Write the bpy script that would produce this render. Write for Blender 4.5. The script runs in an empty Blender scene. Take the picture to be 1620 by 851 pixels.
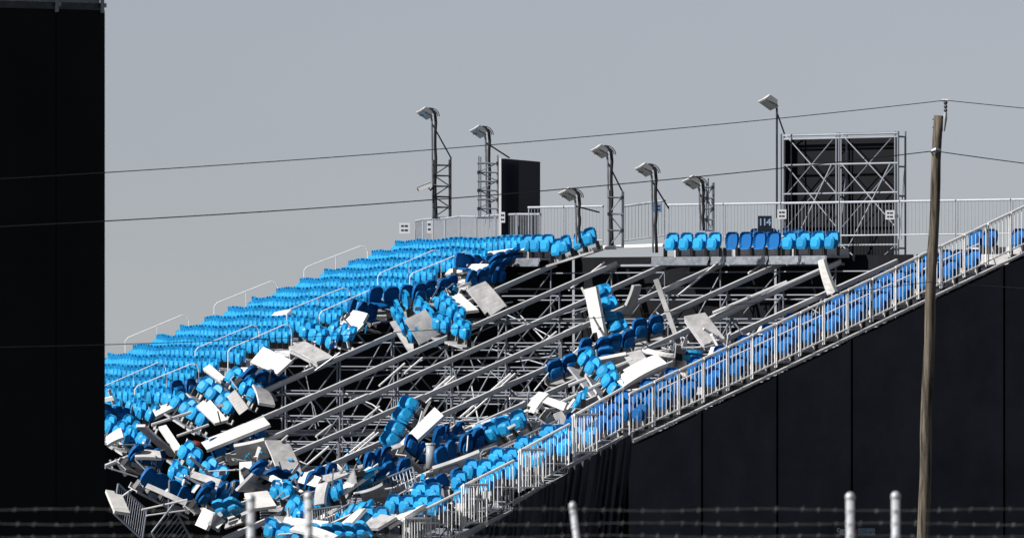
import bpy, bmesh, math, random
from mathutils import Vector as V, Matrix as M
random.seed(7)
sc = bpy.context.scene
C = sc.collection
R_ = math.radians

# ---------------------------------------------------------------- camera, sky, sun, exposure
F, CX, YH, CZ = 12400.0, 810.0, 520.0, 7.0          # calibration of the 1620x851 photograph
cam = bpy.data.cameras.new('camera'); cam_o = bpy.data.objects.new('camera', cam); C.objects.link(cam_o)
cam_o.location = (0, 0, CZ); cam_o.rotation_euler = (R_(90), 0, 0)
cam.sensor_width = 36; cam.lens = F / 1620 * 36; cam.shift_y = (YH - 425.5) / 1620
cam.clip_start = 1; cam.clip_end = 6000
cam.dof.use_dof = True; cam.dof.focus_distance = 212; cam.dof.aperture_fstop = 6.3
sc.camera = cam_o
SUN = V((-0.74, -0.30, 0.60)).normalized()
w = bpy.data.worlds.new('World'); sc.world = w; w.use_nodes = True
nt = w.node_tree; bg = nt.nodes['Background']
sky = nt.nodes.new('ShaderNodeTexSky'); sky.sky_type = 'NISHITA'; sky.sun_disc = False
sky.sun_elevation = math.asin(SUN.z); sky.sun_rotation = math.atan2(SUN.x, SUN.y)
sky.air_density = 0.6; sky.dust_density = 0.05; sky.ozone_density = 3.0; sky.altitude = 100
hs = nt.nodes.new('ShaderNodeHueSaturation'); hs.inputs['Saturation'].default_value = 0.30
wb = nt.nodes.new('ShaderNodeMix'); wb.data_type = 'RGBA'; wb.blend_type = 'MULTIPLY'; wb.inputs[0].default_value = 1.0
wb.inputs[7].default_value = (.925, .93, .985, 1)              # the photograph's cool white balance
nt.links.new(sky.outputs[0], hs.inputs['Color']); nt.links.new(hs.outputs[0], wb.inputs[6]); 
tcw = nt.nodes.new('ShaderNodeTexCoord'); nzw = nt.nodes.new('ShaderNodeTexNoise'); nzw.inputs['Scale'].default_value = 9; nzw.inputs['Detail'].default_value = 5
mpw = nt.nodes.new('ShaderNodeMapping'); mpw.inputs['Scale'].default_value = (1, 1, 3)
mrw = nt.nodes.new('ShaderNodeMapRange'); mrw.inputs['To Min'].default_value = .94; mrw.inputs['To Max'].default_value = 1.06
nt.links.new(tcw.outputs['Generated'], mpw.inputs['Vector']); nt.links.new(mpw.outputs[0], nzw.inputs['Vector']); nt.links.new(nzw.outputs['Fac'], mrw.inputs['Value'])
hz = nt.nodes.new('ShaderNodeMix'); hz.data_type = 'RGBA'; hz.blend_type = 'MULTIPLY'; hz.inputs[0].default_value = 1.0   # faint unevenness of thin haze
nt.links.new(wb.outputs[2], hz.inputs[6]); nt.links.new(mrw.outputs[0], hz.inputs[7]); nt.links.new(hz.outputs[2], bg.inputs['Color'])
bg.inputs['Strength'].default_value = 0.05
sun = bpy.data.lights.new('sun', 'SUN'); sun.energy = 5.0; sun.angle = R_(0.53); sun.color = (1.0, 0.955, 0.90)
sun_o = bpy.data.objects.new('sun', sun); C.objects.link(sun_o)
sun_o.rotation_euler = SUN.to_track_quat('Z', 'Y').to_euler(); sun_o.location = (-60, 150, 60)
vs = sc.view_settings; vs.view_transform = 'Standard'; vs.look = 'None'; vs.exposure = 0.45; vs.gamma = 1; vs.use_curve_mapping = False

# ---------------------------------------------------------------- materials
MATS = {}
def mat(name, col, rough=.6, metal=0., var=.15, scale=3., bump=0., col2=None, spec=.5, obj_var=0.):
    m = bpy.data.materials.new(name); m.use_nodes = True; n = m.node_tree; b = n.nodes['Principled BSDF']
    tc = n.nodes.new('ShaderNodeTexCoord'); nz = n.nodes.new('ShaderNodeTexNoise')
    nz.inputs['Scale'].default_value = scale; nz.inputs['Detail'].default_value = 6; nz.inputs['Roughness'].default_value = .65
    n.links.new(tc.outputs['Object'], nz.inputs['Vector'])
    rp = n.nodes.new('ShaderNodeValToRGB'); c2 = col2 or tuple(c * (1 - var * 2.2) for c in col)
    rp.color_ramp.elements[0].position = .36; rp.color_ramp.elements[1].position = .62
    rp.color_ramp.elements[0].color = (*[max(0, c) for c in c2], 1); rp.color_ramp.elements[1].color = (*col, 1)
    n.links.new(nz.outputs['Fac'], rp.inputs['Fac'])
    out = rp.outputs['Color']
    if obj_var:
        oi = n.nodes.new('ShaderNodeObjectInfo'); mr = n.nodes.new('ShaderNodeMapRange')
        mr.inputs['To Min'].default_value = 1 - obj_var; mr.inputs['To Max'].default_value = 1 + obj_var * .4
        n.links.new(oi.outputs['Random'], mr.inputs['Value'])
        h = n.nodes.new('ShaderNodeHueSaturation'); n.links.new(mr.outputs[0], h.inputs['Value']); n.links.new(out, h.inputs['Color']); out = h.outputs[0]
    n.links.new(out, b.inputs['Base Color'])
    b.inputs['Roughness'].default_value = rough; b.inputs['Metallic'].default_value = metal
    b.inputs['Specular IOR Level'].default_value = spec
    if bump:
        bp = n.nodes.new('ShaderNodeBump'); bp.inputs['Strength'].default_value = bump; bp.inputs['Distance'].default_value = .02
        n.links.new(nz.outputs['Fac'], bp.inputs['Height']); n.links.new(bp.outputs[0], b.inputs['Normal'])
    MATS[name] = m; return m
mat('seat_blue', (.016, .32, .66), .45, var=.06, scale=2, spec=.3, obj_var=.22)
mat('seat_blue_shaded', (.003, .115, .36), .55, var=.08, scale=2, spec=.15, obj_var=.15)  # same seat plastic darkened: shade put into the colour of the dim seats
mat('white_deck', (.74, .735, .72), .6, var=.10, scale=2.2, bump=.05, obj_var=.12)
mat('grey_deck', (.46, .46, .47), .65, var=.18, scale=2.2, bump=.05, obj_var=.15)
mat('galvanised', (.30, .33, .38), .45, .35, var=.2, scale=5, obj_var=.25)
mat('raker_steel', (.68, .69, .71), .55, .0, var=.18, scale=1.4, obj_var=.12)
mat('white_steel', (.86, .86, .86), .45, 0., var=.07, scale=4)
mat('post_zinc', (.52, .54, .58), .4, .2, var=.1, scale=6)
mat('wire_zinc', (.16, .165, .175), .5, .3, var=.2, scale=9)
mat('fence_grey', (.40, .43, .48), .45, .2, var=.08, scale=4)
mat('dark_steel', (.05, .055, .065), .5, .4, var=.2, scale=5)
mat('black_fabric', (.0085, .0092, .0118), .85, var=.15, scale=.35, spec=.15)
mat('charcoal_fabric', (.050, .054, .070), .8, var=.16, scale=.55, spec=.2, bump=.9)
mat('black_plastic', (.012, .012, .014), .5, var=.1)
mat('cable', (.010, .010, .012), .5); mat('line_grey', (.05, .055, .065), .6)
mat('asphalt', (.05, .05, .05), .9, var=.2, scale=.4)
mat('grass', (.06, .07, .03), .95, var=.3, scale=.6)
mat('concrete', (.3, .29, .27), .85, var=.15)
mat('lamp_white', (.66, .66, .64), .4, var=.05)
mat('lamp_glass', (.55, .55, .52), .12, var=.05)
mat('sign_white', (.78, .78, .78), .5, var=.03)
mat('sign_blue', (.16, .30, .50), .5, var=.05)
mat('sign_navy', (.006, .010, .024), .5, var=.05)
mat('print_dark', (.03, .04, .09), .6, var=.02)
mat('print_pale', (.32, .45, .60), .6, var=.02)
mat('print_red', (.30, .05, .03), .6, var=.02)
mat('red_fabric', (.22, .03, .02), .7, var=.2)
mat('grey_plastic', (.34, .37, .41), .45, var=.08)
mat('parapet_grey', (.17, .20, .25), .5, .2, var=.1, scale=1)
wd = mat('weathered_wood', (.17, .145, .115), .9, var=.40, scale=1.0, bump=.6, spec=.2)
_n = wd.node_tree; _nz = [x for x in _n.nodes if x.type == 'TEX_NOISE'][0]; _mp = _n.nodes.new('ShaderNodeMapping')
_mp.inputs['Scale'].default_value = (14, 14, .8); _tc = [x for x in _n.nodes if x.type == 'TEX_COORD'][0]
_n.links.new(_tc.outputs['Object'], _mp.inputs['Vector']); _n.links.new(_mp.outputs[0], _nz.inputs['Vector'])

# ---------------------------------------------------------------- helpers
MW = {}                                                     # python-side world matrices of things and parts
def link(name, data, Mw, parent=None):
    o = bpy.data.objects.new(name, data); C.objects.link(o)
    if parent is not None:
        o.parent = parent; o.matrix_basis = MW[parent.name].inverted() @ Mw
    else:
        o.matrix_basis = Mw
    MW[o.name] = Mw.copy(); return o
def tag(o, label, cat, group=None):
    o['label'] = label; o['category'] = cat
    if group: o['group'] = group
    return o
def thing(name, label, cat, base, group=None, Mw=None):
    o = link(name, None, Mw if Mw is not None else M.Translation(base)); o.empty_display_size = .2
    return tag(o, label, cat, group)
def struct(o): o['kind'] = 'structure'; return o
class MB:
    def __init__(s): s.v = []; s.f = []; s.m = []; s.mi = 0
    def box(s, a, b):
        k = len(s.v); (x0, y0, z0), (x1, y1, z1) = a, b
        s.v += [(x0,y0,z0),(x1,y0,z0),(x1,y1,z0),(x0,y1,z0),(x0,y0,z1),(x1,y0,z1),(x1,y1,z1),(x0,y1,z1)]
        s._f([(3,2,1,0),(4,5,6,7),(0,1,5,4),(1,2,6,5),(2,3,7,6),(3,0,4,7)], k); return s
    def _f(s, fs, k):
        for f in fs: s.f.append(tuple(i + k for i in f)); s.m.append(s.mi)
    def tube(s, pts, r, n=6, cap=True):
        pts = [V(p) for p in pts]; k = len(s.v); rs = r if isinstance(r, (list, tuple)) else [r] * len(pts)
        up = None
        for i, p in enumerate(pts):
            d = (pts[min(i+1, len(pts)-1)] - pts[max(i-1, 0)]).normalized()
            if up is None: up = V((0, 0, 1)) if abs(d.z) < .9 else V((1, 0, 0))
            a = d.cross(up).normalized(); b = d.cross(a).normalized(); up = b.cross(d).normalized() if b.cross(d).length > 0 else up
            up = -b
            for j in range(n):
                t = 2 * math.pi * j / n; s.v.append(tuple(p + (a * math.cos(t) + b * math.sin(t)) * rs[i]))
        for i in range(len(pts) - 1):
            for j in range(n):
                j2 = (j + 1) % n; s._f([(i*n+j, (i+1)*n+j, (i+1)*n+j2, i*n+j2)], k)
        if cap:
            s._f([tuple(range(n)), tuple(reversed(range((len(pts)-1)*n, len(pts)*n)))], k)
        return s
    def quad(s, *p): k = len(s.v); s.v += [tuple(x) for x in p]; s._f([tuple(range(len(p)))], k); return s
    def mesh(s, name, *mats, smooth=False):
        me = bpy.data.meshes.new(name); me.from_pydata(s.v, [], s.f)
        for m in mats: me.materials.append(MATS[m])
        for i, p in enumerate(me.polygons):
            p.material_index = s.m[i]; p.use_smooth = smooth
        bm = bmesh.new(); bm.from_mesh(me); bmesh.ops.recalc_face_normals(bm, faces=bm.faces); bm.to_mesh(me); bm.free()
        return me
I4 = M.Identity(4)
def frame(X, Y, Z, o):
    m = M.Identity(4)
    for i, c in enumerate((X, Y, Z, o)):
        for j in range(3): m[j][i] = c[j]
    return m
_pm = {}
def pipe_mesh(m, n=7):
    if (m, n) not in _pm: _pm[m, n] = MB().tube([(0,0,0),(0,0,1)], 1, n).mesh('pipe_' + m, m, smooth=False)
    return _pm[m, n]
def pipe(name, a, b, r, m, parent):
    a, b = V(a), V(b); d = b - a; q = d.to_track_quat('Z', 'Y').to_matrix().to_4x4()
    return link(name, pipe_mesh(m), M.Translation(a) @ q @ M.Diagonal((r, r, d.length, 1)), parent)
_bm = {}
def bar(name, a, b, wd_, ht, m, parent, up=V((0,0,1))):          # rectangular beam from a to b
    a, b = V(a), V(b); d = b - a; X = d.normalized(); Y = up.cross(X).normalized(); Z = X.cross(Y)
    if m not in _bm: _bm[m] = MB().box((0,-.5,-.5),(1,.5,.5)).mesh('beam_' + m, m)
    return link(name, _bm[m], frame(X * d.length, Y * wd_, Z * ht, a), parent)
def W(px, py, Y): return V(((px - CX) * Y / F, Y, CZ + (YH - py) * Y / F))
def text_mesh(txt, size, m):
    cu = bpy.data.curves.new('lettering', 'FONT'); cu.body = txt; cu.size = size; cu.extrude = .003; cu.align_x = 'CENTER'; cu.align_y = 'CENTER'; cu.offset = .004
    t = bpy.data.objects.new('lettering', cu); C.objects.link(t); dg = bpy.context.evaluated_depsgraph_get()
    me = bpy.data.meshes.new_from_object(t.evaluated_get(dg)); bpy.data.objects.remove(t); me.materials.clear(); me.materials.append(MATS[m]); return me

# ---------------------------------------------------------------- stand geometry (plan)
RISE, RUN_R, RUN_L, BAY = .28, .90, .72, 2.07
Y0 = 207.0; P0 = V(((1625 - CX) * Y0 / F, Y0, 0)); ZT = CZ + (YH - 402) * Y0 / F
uR = V((math.cos(R_(45)), math.sin(R_(45)), 0)); tR = V((-uR.y, uR.x, 0))
SK = 19.0                                                   # where the broken block ends and the curved one begins
def RP(r, s, h=0.): q = P0 + tR * s - uR * RUN_R * r; return V((q.x, q.y, ZT - RISE * r + h))
def phiL(q): return R_(22 - 15 * min(max(q, 0), 16) / 15)
_path = [P0 + tR * SK]
for i in range(180):
    a = phiL(i * .1); _path.append(_path[-1] + .1 * V((-math.sin(a), math.cos(a), 0)))
def uL(q): a = phiL(q); return V((math.cos(a), math.sin(a), 0))
def LP(r, q, h=0.):
    t = q * 10; i = int(max(0, min(t, 178))); p = _path[i].lerp(_path[i + 1], t - i)
    p = p - uL(q) * RUN_L * r; return V((p.x, p.y, ZT - RISE * r + h - .16 * min(max(r, 0), 1) * max(0, 1 - q / 3.2) ** 2 + .02 * math.sin(q * 1.3 + r * 2.1)))
def proj(p): return CX + F * p.x / p.y, YH - F * (p.z - CZ) / p.y
def solve(px, py):                                          # depth of the broken block's rake under a pixel
    r, s = 5., 8.
    for _ in range(25):
        x, y = proj(RP(r, s)); xr, yr = proj(RP(r + .01, s)); xs, ys = proj(RP(r, s + .01))
        a, b, c, d = (xr - x) * 100, (xs - x) * 100, (yr - y) * 100, (ys - y) * 100
        det = a * d - b * c; ex, ey = px - x, py - y
        r += (d * ex - b * ey) / det; s += (a * ey - c * ex) / det
    return r, s
def s_at(px, r):                                           # position along row r (may be behind the top row) under a pixel column
    lo, hi = -12., 40.
    for _ in range(50):
        m_ = (lo + hi) / 2
        if proj(RP(r, m_))[0] > px: lo = m_
        else: hi = m_
    return lo
def depth(px, py):
    r, s = solve(px, py)
    if r < .3: r = .3; s = s_at(px, r)
    return RP(r, s).y
def s_top(px): return solve(px, proj(RP(0, (1625 - px) / 43.5))[1])[1]

# ---------------------------------------------------------------- the setting
g = MB(); N_ = 60
ys = [-200, -40, 0, 20, 40, 60, 75, 90, 110, 150, 300, 900, 4500]
zs = [4.2, 4.2, 4.2, 4.0, 3.4, 3.1, 2.6, 1.2, .2, 0, 0, -6, -42]
xs = [-2500, -400, -100, -40, 0, 40, 100, 400, 2500]
for y, z in zip(ys, zs):
    for x in xs: g.v.append((x, y, z))
for i in range(len(ys) - 1):
    for j in range(len(xs) - 1):
        k = i * len(xs) + j; g._f([(k, k + 1, k + 1 + len(xs), k + len(xs))], 0)
struct(link('ground', g.mesh('ground', 'grass'), I4))
struct(link('asphalt_yard', MB().quad((-60,160,.004),(60,160,.004),(60,290,.004),(-60,290,.004)).mesh('yard', 'asphalt'), I4))

# ---------------------------------------------------------------- seats
def outline(wb, wm, z0, z1, n=4):
    """rounded shield outline, x/z"""
    h = z1 - z0; R = [(wb/2, z0), (wm/2, z0 + .35*h), (wm/2, z0 + .68*h), (wm/2*.86, z0 + .89*h), (wm/2*.5, z1)]
    return R + [(-x, z) for x, z in reversed(R)]
def shell(mb, ol, y0, th, lean, dome=0.):
    zb = min(z for x, z in ol); k = len(mb.v); n = len(ol)
    cx = 0; cz = sum(z for x, z in ol) / n
    for x, z in ol: mb.v.append((x, y0 + (z - zb) * lean, z))
    for x, z in ol: mb.v.append((x, y0 + th + (z - zb) * lean, z))
    if dome:
        for x, z in ol: mb.v.append((x * .62, y0 - dome + (z - zb) * lean, cz + (z - cz) * .62))
        mb._f([tuple(range(2*n, 3*n))], k)
        for i in range(n): mb._f([(i, (i+1) % n, 2*n + (i+1) % n, 2*n + i)], k)
    else:
        for i in range(n): x, y, z = mb.v[k + i]; mb.v[k + i] = (x, y - .055 * (.35 + .65 * (z - zb) / .48), z)     # rim rolled forward
        for x, z in ol: mb.v.append((x * .80, y0 + .02 + (z - zb) * lean, cz + (z - cz) * .82))     # hollow of the back rest
        mb._f([tuple(range(2*n, 3*n))], k)
        for i in range(n): mb._f([(i, (i+1) % n, 2*n + (i+1) % n, 2*n + i)], k)
    mb._f([tuple(range(n, 2*n))], k)
    for i in range(n): mb._f([(i, (i+1) % n, n + (i+1) % n, n + i)], k)
def seat_parts(mb, pan='up', shell_on=True):
    if shell_on: shell(mb, outline(.36, .45, .20, .68), 0, .035, .13)
    if pan == 'up': shell(mb, outline(.28, .36, .19, .52), -.11, .05, .04, .05)
    elif pan == 'down':
        k0 = len(mb.v); shell(mb, outline(.36, .40, .0, .40), 0, .045, 0, .02)
        for i in range(k0, len(mb.v)):
            x, y, z = mb.v[i]; mb.v[i] = (x, -.02 - z, .25 - y)
def brackets(mb):
    for sx in (-1, 1):
        mb.box((sx*.235 - .015, -.08, 0), (sx*.235 + .015, .05, .25))
def full_seat(name, m, pan):
    mb = MB(); seat_parts(mb, pan); mb.mi = 1; brackets(mb); return mb.mesh(name, m, 'black_plastic')
S_FULL = {(m, p): full_seat('seat_%s_%s' % (m, p), m, p) for m in ('seat_blue', 'seat_blue_shaded') for p in ('up', 'down', 'none')}
def _sh():
    d = {}
    for m in ('seat_blue', 'seat_blue_shaded'):
        a = MB(); seat_parts(a, 'none'); a.mi = 1; brackets(a); d[m, 'shell'] = a.mesh('seat_shell', m, 'black_plastic')
        for p in ('up', 'down'):
            b = MB(); seat_parts(b, p, False); d[m, p] = b.mesh('seat_pan', m)
    return d
S_PART = _sh()

# ---------------------------------------------------------------- intact curved seating block
NL, QE = 18, 15.2
blk = thing('seating_block', 'intact curved bank of pale blue folding seats climbing to the left of the collapse', 'grandstand', LP(NL, 2) * 1 - V((0, 0, LP(NL, 2).z)))
seats = []
for r in range(NL):
    q = 0.15 if r == 0 else 1.05 + (.0 if r % 3 else .1)
    while q < QE:
        p = LP(r, q + .25)
        seats.append((p, uL(q + .25), r)); q += .50
def in_view(p, mg=14):
    x, y = proj(p + V((0, 0, .4))); return x > 167 - mg and y < 900
seats = [x for x in seats if in_view(x[0])]
seats.sort(key=lambda t: t[0].y * 1.0)                       # nearest show largest
many = MB(); many_src = MB(); seat_parts(many_src, 'up'); nb = len(many_src.f); many_src.mi = 1; brackets(many_src)
for i, (p, u, r) in enumerate(seats):
    yaw = random.uniform(-.04, .04)
    Yb = (u + V((-u.y, u.x, 0)) * yaw).normalized(); X = Yb.cross(V((0, 0, 1))).normalized()
    mtx = frame(X, Yb, V((0, 0, 1)), p + u * .18 + V((0, 0, random.uniform(-.012, .012)))) @ M.Rotation(random.uniform(-.03, .03) + .06, 4, 'X') @ M.Rotation(random.uniform(-.02, .02), 4, 'Y') @ M.Diagonal((.9, 1, .96, 1))
    if i < 300: link('seat', S_FULL['seat_blue', 'up'], mtx, blk)
    else:
        k = len(many.v); many.v += [tuple(mtx @ V(c)) for c in many_src.v]
        for f, mi in zip(many_src.f, many_src.m): many.f.append(tuple(j + k for j in f)); many.m.append(mi)
o = link('far_seats', many.mesh('far_seats', 'seat_blue', 'black_plastic'), I4, blk); o['kind'] = 'stuff'
for r in range(NL + 1):                                     # treads with their risers, one deck strip per row
    d = MB(); K = 16; prof = [(-.36, -.04), (-.36, .0), (.36, .0), (.36, RISE - .045)]
    for k in range(K + 1):
        q = QE * k / K; u = uL(q); c = LP(r, q)
        for a, h in prof: d.v.append(tuple(c + u * a * (RUN_L / .72) + V((0, 0, h))))
    for k in range(K):
        for j in range(3): b = k * 4 + j; d._f([(b, b + 1, b + 5, b + 4)], 0)
    link('deck_row', d.mesh('deck_row', 'grey_deck'), I4, blk)
    if r > 0:                                                # pale aisle steps along the broken edge
        for hh in (0, 1):
            c = LP(r, .5); u = uL(.5); t = V((-u.y, u.x, 0))
            link('aisle_step', STEP if 'STEP' in globals() else globals().setdefault('STEP', MB().box((-.5,-.17,-.14),(.5,.17,.0)).box((-.44,-.15,-.30),(-.38,.15,-.14)).box((.38,-.15,-.30),(.44,.15,-.14)).mesh('aisle_step', 'white_deck')),
                 frame(t, u, V((0,0,1)), c + u * (-.18 + .36 * hh) + V((0, 0, .03 + .14 * hh))), blk)
def handrail(r0, r1, q, label, h=.78):
    a, b = LP(r0, q, h), LP(r1, q, h); base = LP(r1, q)
    t = thing('handrail', label, 'handrail', base, 'aisle handrails of the intact block')
    pts = [LP(r0, q, .05)] + [LP(r0, q, h - .22), LP(r0 + .10, q, h - .06), LP(r0 + .3, q, h + .02)] + [LP(r1 - .12, q, h), LP(r1, q, h - .07), LP(r1, q, .05)]
    link('rail', MB().tube(pts, .014, 6).mesh('rail', 'white_steel'), I4, t)
    m_ = (r0 + r1) / 2; pipe('post', LP(m_, q, .0), LP(m_, q, h), .010, 'white_steel', t)
spots = ['top', 'second', 'third', 'lowest']
for i, r0 in enumerate((1.3, 5.05, 8.8, 12.6)):
    handrail(r0, r0 + 2.6, 1.15, spots[i] + ' of the four white handrails along the broken edge of the seating block', .72)
    handrail(r0 + .25, r0 + 2.85, 3.3, spots[i] + ' of the four white handrails among the seats, one aisle in from the broken edge', .74)
for i, r0 in enumerate((1.0, 4.75, 8.45, 12.2)):
    handrail(r0, r0 + 2.65, 15.25, spots[i] + ' of the four white handrails standing against the sky on the skyline', .86)
# black fabric closing the near side, front and back of the curved block
clad = thing('fabric_skirt', 'black fabric skirt hanging below the intact seating block behind the wreckage', 'cladding', LP(8, 0) - V((0,0,LP(8,0).z)))
d = MB(); d.quad(LP(-1.5, -.0, .3 - RISE*1.5), LP(NL, 0, -.15), LP(NL, 0) - V((0,0,LP(NL,0).z)), LP(-1.5, 0) - V((0,0,LP(-1.5,0).z)))
link('fabric_panel', d.mesh('fabric_panel', 'black_fabric'), I4, clad)
d = MB()
for k in range(8):
    a, b = LP(NL + .5, QE*k/8), LP(NL + .5, QE*(k+1)/8); d.quad(a - V((0,0,.1)), b - V((0,0,.1)), V((b.x,b.y,0)), V((a.x,a.y,0)))
link('fabric_panel', d.mesh('fabric_panel', 'black_fabric'), I4, clad)

# ---------------------------------------------------------------- rear wall fabric of the broken block
rw = thing('rear_fabric_wall', 'black fabric wall behind the exposed scaffolding of the broken block', 'cladding', RP(-.9, 9) - V((0,0,RP(-.9,9).z)))
k = -.4
while k < SK + 2:
    a, b = RP(-.95, k), RP(-.95, min(k + 2.56, SK + 2)); top = ZT + .03
    d = MB(); nn = 6
    for i in range(nn + 1):
        p = a.lerp(b, i / nn) + uR * .05 * math.sin(i * 2.1 + k)
        d.v += [(p.x, p.y, top), (p.x + .02, p.y, 0)]
    for i in range(nn): d._f([(2*i, 2*i+2, 2*i+3, 2*i+1)], 0)
    link('fabric_panel', d.mesh('fabric_panel', 'black_fabric'), I4, rw); k += 2.58

# ---------------------------------------------------------------- scaffold of the broken block
scf = thing('bare_scaffold', 'galvanised scaffold with sloping rakers left bare by the collapsed seating', 'scaffold', RP(12, 9) - V((0,0,RP(12,9).z)))
tops = [872, 968, 1052, 1140, 1233, 1322, 1412, 1500, 1590]
SS = [s_top(x) for x in tops]; SS = [19.6 + 2.0, 19.6] + SS if False else SS
SS_ALL = [SS[0] + 2.05] + SS
RMAX = 24
def zr(r): return ZT - RISE * r - .30
rng = random.Random(3)
def r_lim(s, px):
    r = 0.
    while r < RMAX and proj(RP(r, s))[0] > px: r += .1
    return r
for k, s in enumerate(SS_ALL):
    rl_ = r_lim(s, 415)                                         # raker in lengths with splices
    if k > 0:
        for r0, r1 in ((-.2, 6.4), (6.4, 13), (13, 19.5), (19.5, 26)):
            if r0 > rl_: continue
            r1 = min(r1, rl_ + 1)
            jz = rng.uniform(-.03, .02); bar('raker', RP(r1, s, -.22 + jz), RP(r0, s, -.22), .09, .135, 'raker_steel', scf)
            if r1 < 25: bar('splice_plate', RP(r1 + .35, s, -.22), RP(r1 - .35, s, -.22), .11, .155, 'raker_steel', scf)
    j = 0; rr = .0
    while rr < rl_:
        p = RP(rr, s); zt = zr(rr)
        if zt > .6: pipe('standard', (p.x, p.y, .02), (p.x, p.y, zt), .025, 'galvanised', scf)
        if rr + 2.3 < rl_:                                   # diagonals in the plane of the frame
            p2 = RP(rr + 2.3, s); zt2 = zr(rr + 2.3)
            if (j + k) % 2 and zt2 > 1.4: pipe('diagonal_brace', (p.x, p.y, max(.1, zt2 - 1.9)), (p2.x, p2.y, zt2 - .1), .022, 'galvanised', scf)
            elif zt2 > 2: pipe('diagonal_brace', (p2.x, p2.y, max(.1, zt2 - 2.2)), (p.x, p.y, zt - .15), .022, 'galvanised', scf)
        rr += 2.3; j += 1
    for lv in (1.2, 2.2, 3.2, 4.2, 5.2, 6.2, 7.2, 8.1):       # ledgers running uphill, to where they meet the raker
        rl = (ZT - .32 - lv) / RISE
        a, b = RP(-.3, s), RP(min(rl, rl_), s); pipe('ledger', (a.x, a.y, lv), (b.x, b.y, lv), .021, 'galvanised', scf)
rr = 0.
while rr < RMAX:                                            # transoms running along the rows
    zt = zr(rr); lv = zt - .12
    while lv > .8:
        a, b = RP(rr, SS_ALL[-1]), RP(rr, max(SS_ALL[-1] + .5, min(SS_ALL[0], s_at(415, rr)))); pipe('transom', (a.x, a.y, lv), (b.x, b.y, lv), .020, 'galvanised', scf); lv -= .75
    for k in range(len(SS_ALL) - 1):                          # cross braces between frames
        if (k + int(rr / 2.3)) % 2 == 0 and zt > 2.2 and proj(RP(rr, SS_ALL[k]))[0] > 400:
            a, b = RP(rr, SS_ALL[k]), RP(rr, SS_ALL[k + 1])
            pipe('cross_brace', (a.x, a.y, zt - 2.0), (b.x, b.y, zt - .1), .021, 'galvanised', scf)
    rr += 2.3
for i in range(70):                                          # slipped and bent thin members between the frames
    k = rng.randrange(len(SS_ALL) - 1); rr = rng.uniform(1, 17); s = SS_ALL[k] + rng.uniform(-.1, .1)
    if proj(RP(rr, s))[0] < 440: continue
    a = RP(rr, s, -.35 - rng.uniform(0, 1.2)); b = RP(rr + rng.uniform(-2, 2.6), SS_ALL[k + 1] + rng.uniform(-.6, .6), -.4 - rng.uniform(0, 2.0)); m_ = a.lerp(b, .5) + V((rng.gauss(0,.07), 0, rng.gauss(0,.07)))
    link('bent_brace', MB().tube([a, a.lerp(m_, .6), m_, m_.lerp(b, .4), b], rng.choice((.014, .018, .022)), 6).mesh('bent_brace', rng.choice(('galvanised', 'galvanised', 'raker_steel'))), I4, scf)
# pale raking braces that catch the sun, from lower left to upper right in front of each frame
for x0, y0, x1, y1, n in ((520,743,592,684,2),(575,664,600,643,1),(664,637,712,595,2),(728,660,808,591,2),(693,690,733,664,1),
                          (437,705,455,689,1),(600,610,640,575,1),(500,690,524,672,1),(868,600,925,541,2),(900,459,956,415,1),(1072,468,1135,416,1),
                          (852,548,880,525,1),(1060,541,1085,521,1),(640,590,668,566,1),(1184,432,1234,401,2),(430,782,520,706,1)):
    for k in range(n):
        Y = depth((x0+x1)/2, (y0+y1)/2) + .7
        pipe('raking_brace', W(x0 + 9*k, y0 + 1*k, Y), W(x1 + 7*k, y1, Y + .9), .030, 'white_steel', scf)

# ---------------------------------------------------------------- surviving decks and seats of the broken block
rgt = thing('end_seating_block', 'narrow strip of dark blue seats still standing behind the long white railing', 'grandstand', RP(10, 1.1) - V((0,0,RP(10,1.1).z)))
def deck_mesh(L, w_=.84, m='grey_deck'):
    b = MB().box((0, -w_/2, -.05), (L, w_/2, 0)); b.mi = 1
    b.box((0, w_/2 - .04, .003), (L, w_/2, .20)).box((0, -w_/2 - .02, -.10), (L, -w_/2, .0)); return b.mesh('deck_row', m, m)
DK = deck_mesh(2.15)
rs = 0
for r in range(26):
    s1 = 2.3
    link('deck_row', DK, frame(-tR, uR, V((0,0,1)), RP(r, 2.35) - uR * .0), rgt)
    if r == 1: continue
    for k in range(4):
        if rng.random() < .06: continue
        m_ = 'seat_blue' if r > 17 else 'seat_blue_shaded'
        link('seat', S_FULL[m_, 'up'], frame(-tR, uR, V((0,0,1)), RP(r, .42 + .5*k) + uR * .12), rgt)
plat = thing('top_platform', 'row of folding blue seats left standing on the grey top platform beside the black tower', 'grandstand', RP(0, 9) - V((0,0,RP(0,9).z)))
def top_group(px0, px1, n, m, pan, parent, row2=False, h=0.):
    s0, s1 = s_top(px1), s_top(px0)
    L = s1 - s0; st = (s1 - s0) / n
    link('deck_section', deck_mesh(L + .02, .9), frame(-tR, uR, V((0,0,1)), RP(0, s1, h)), parent)
    link('deck_section', MB().box((0,-.02,-.16),(L+.0,.0,.0)).box((0,-.05,-.22),(L,.02,-.16)).mesh('fascia', 'galvanised'), frame(-tR, uR, V((0,0,1)), RP(.52, s1, h + .14)), parent)
    for k in range(n):
        for ro in ((0, 1) if row2 else (0,)):
            p = RP(0, s0 + st * (k + .5), h) + uR * (.05 + .75 * ro) + V((0,0, .10 * ro)) - tR * .20 * ro
            s_ = link('seat', S_PART[m, 'shell'], frame(-tR, uR, V((0,0,1)), p), parent)
            if pan != 'none': link('seat_pan', S_PART[m, pan], MW[s_.name].copy(), s_)
top_group(1050, 1139, 4, 'seat_blue', 'up', plat)
top_group(1144, 1232, 4, 'seat_blue_shaded', 'none', plat, True, -.0)
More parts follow.
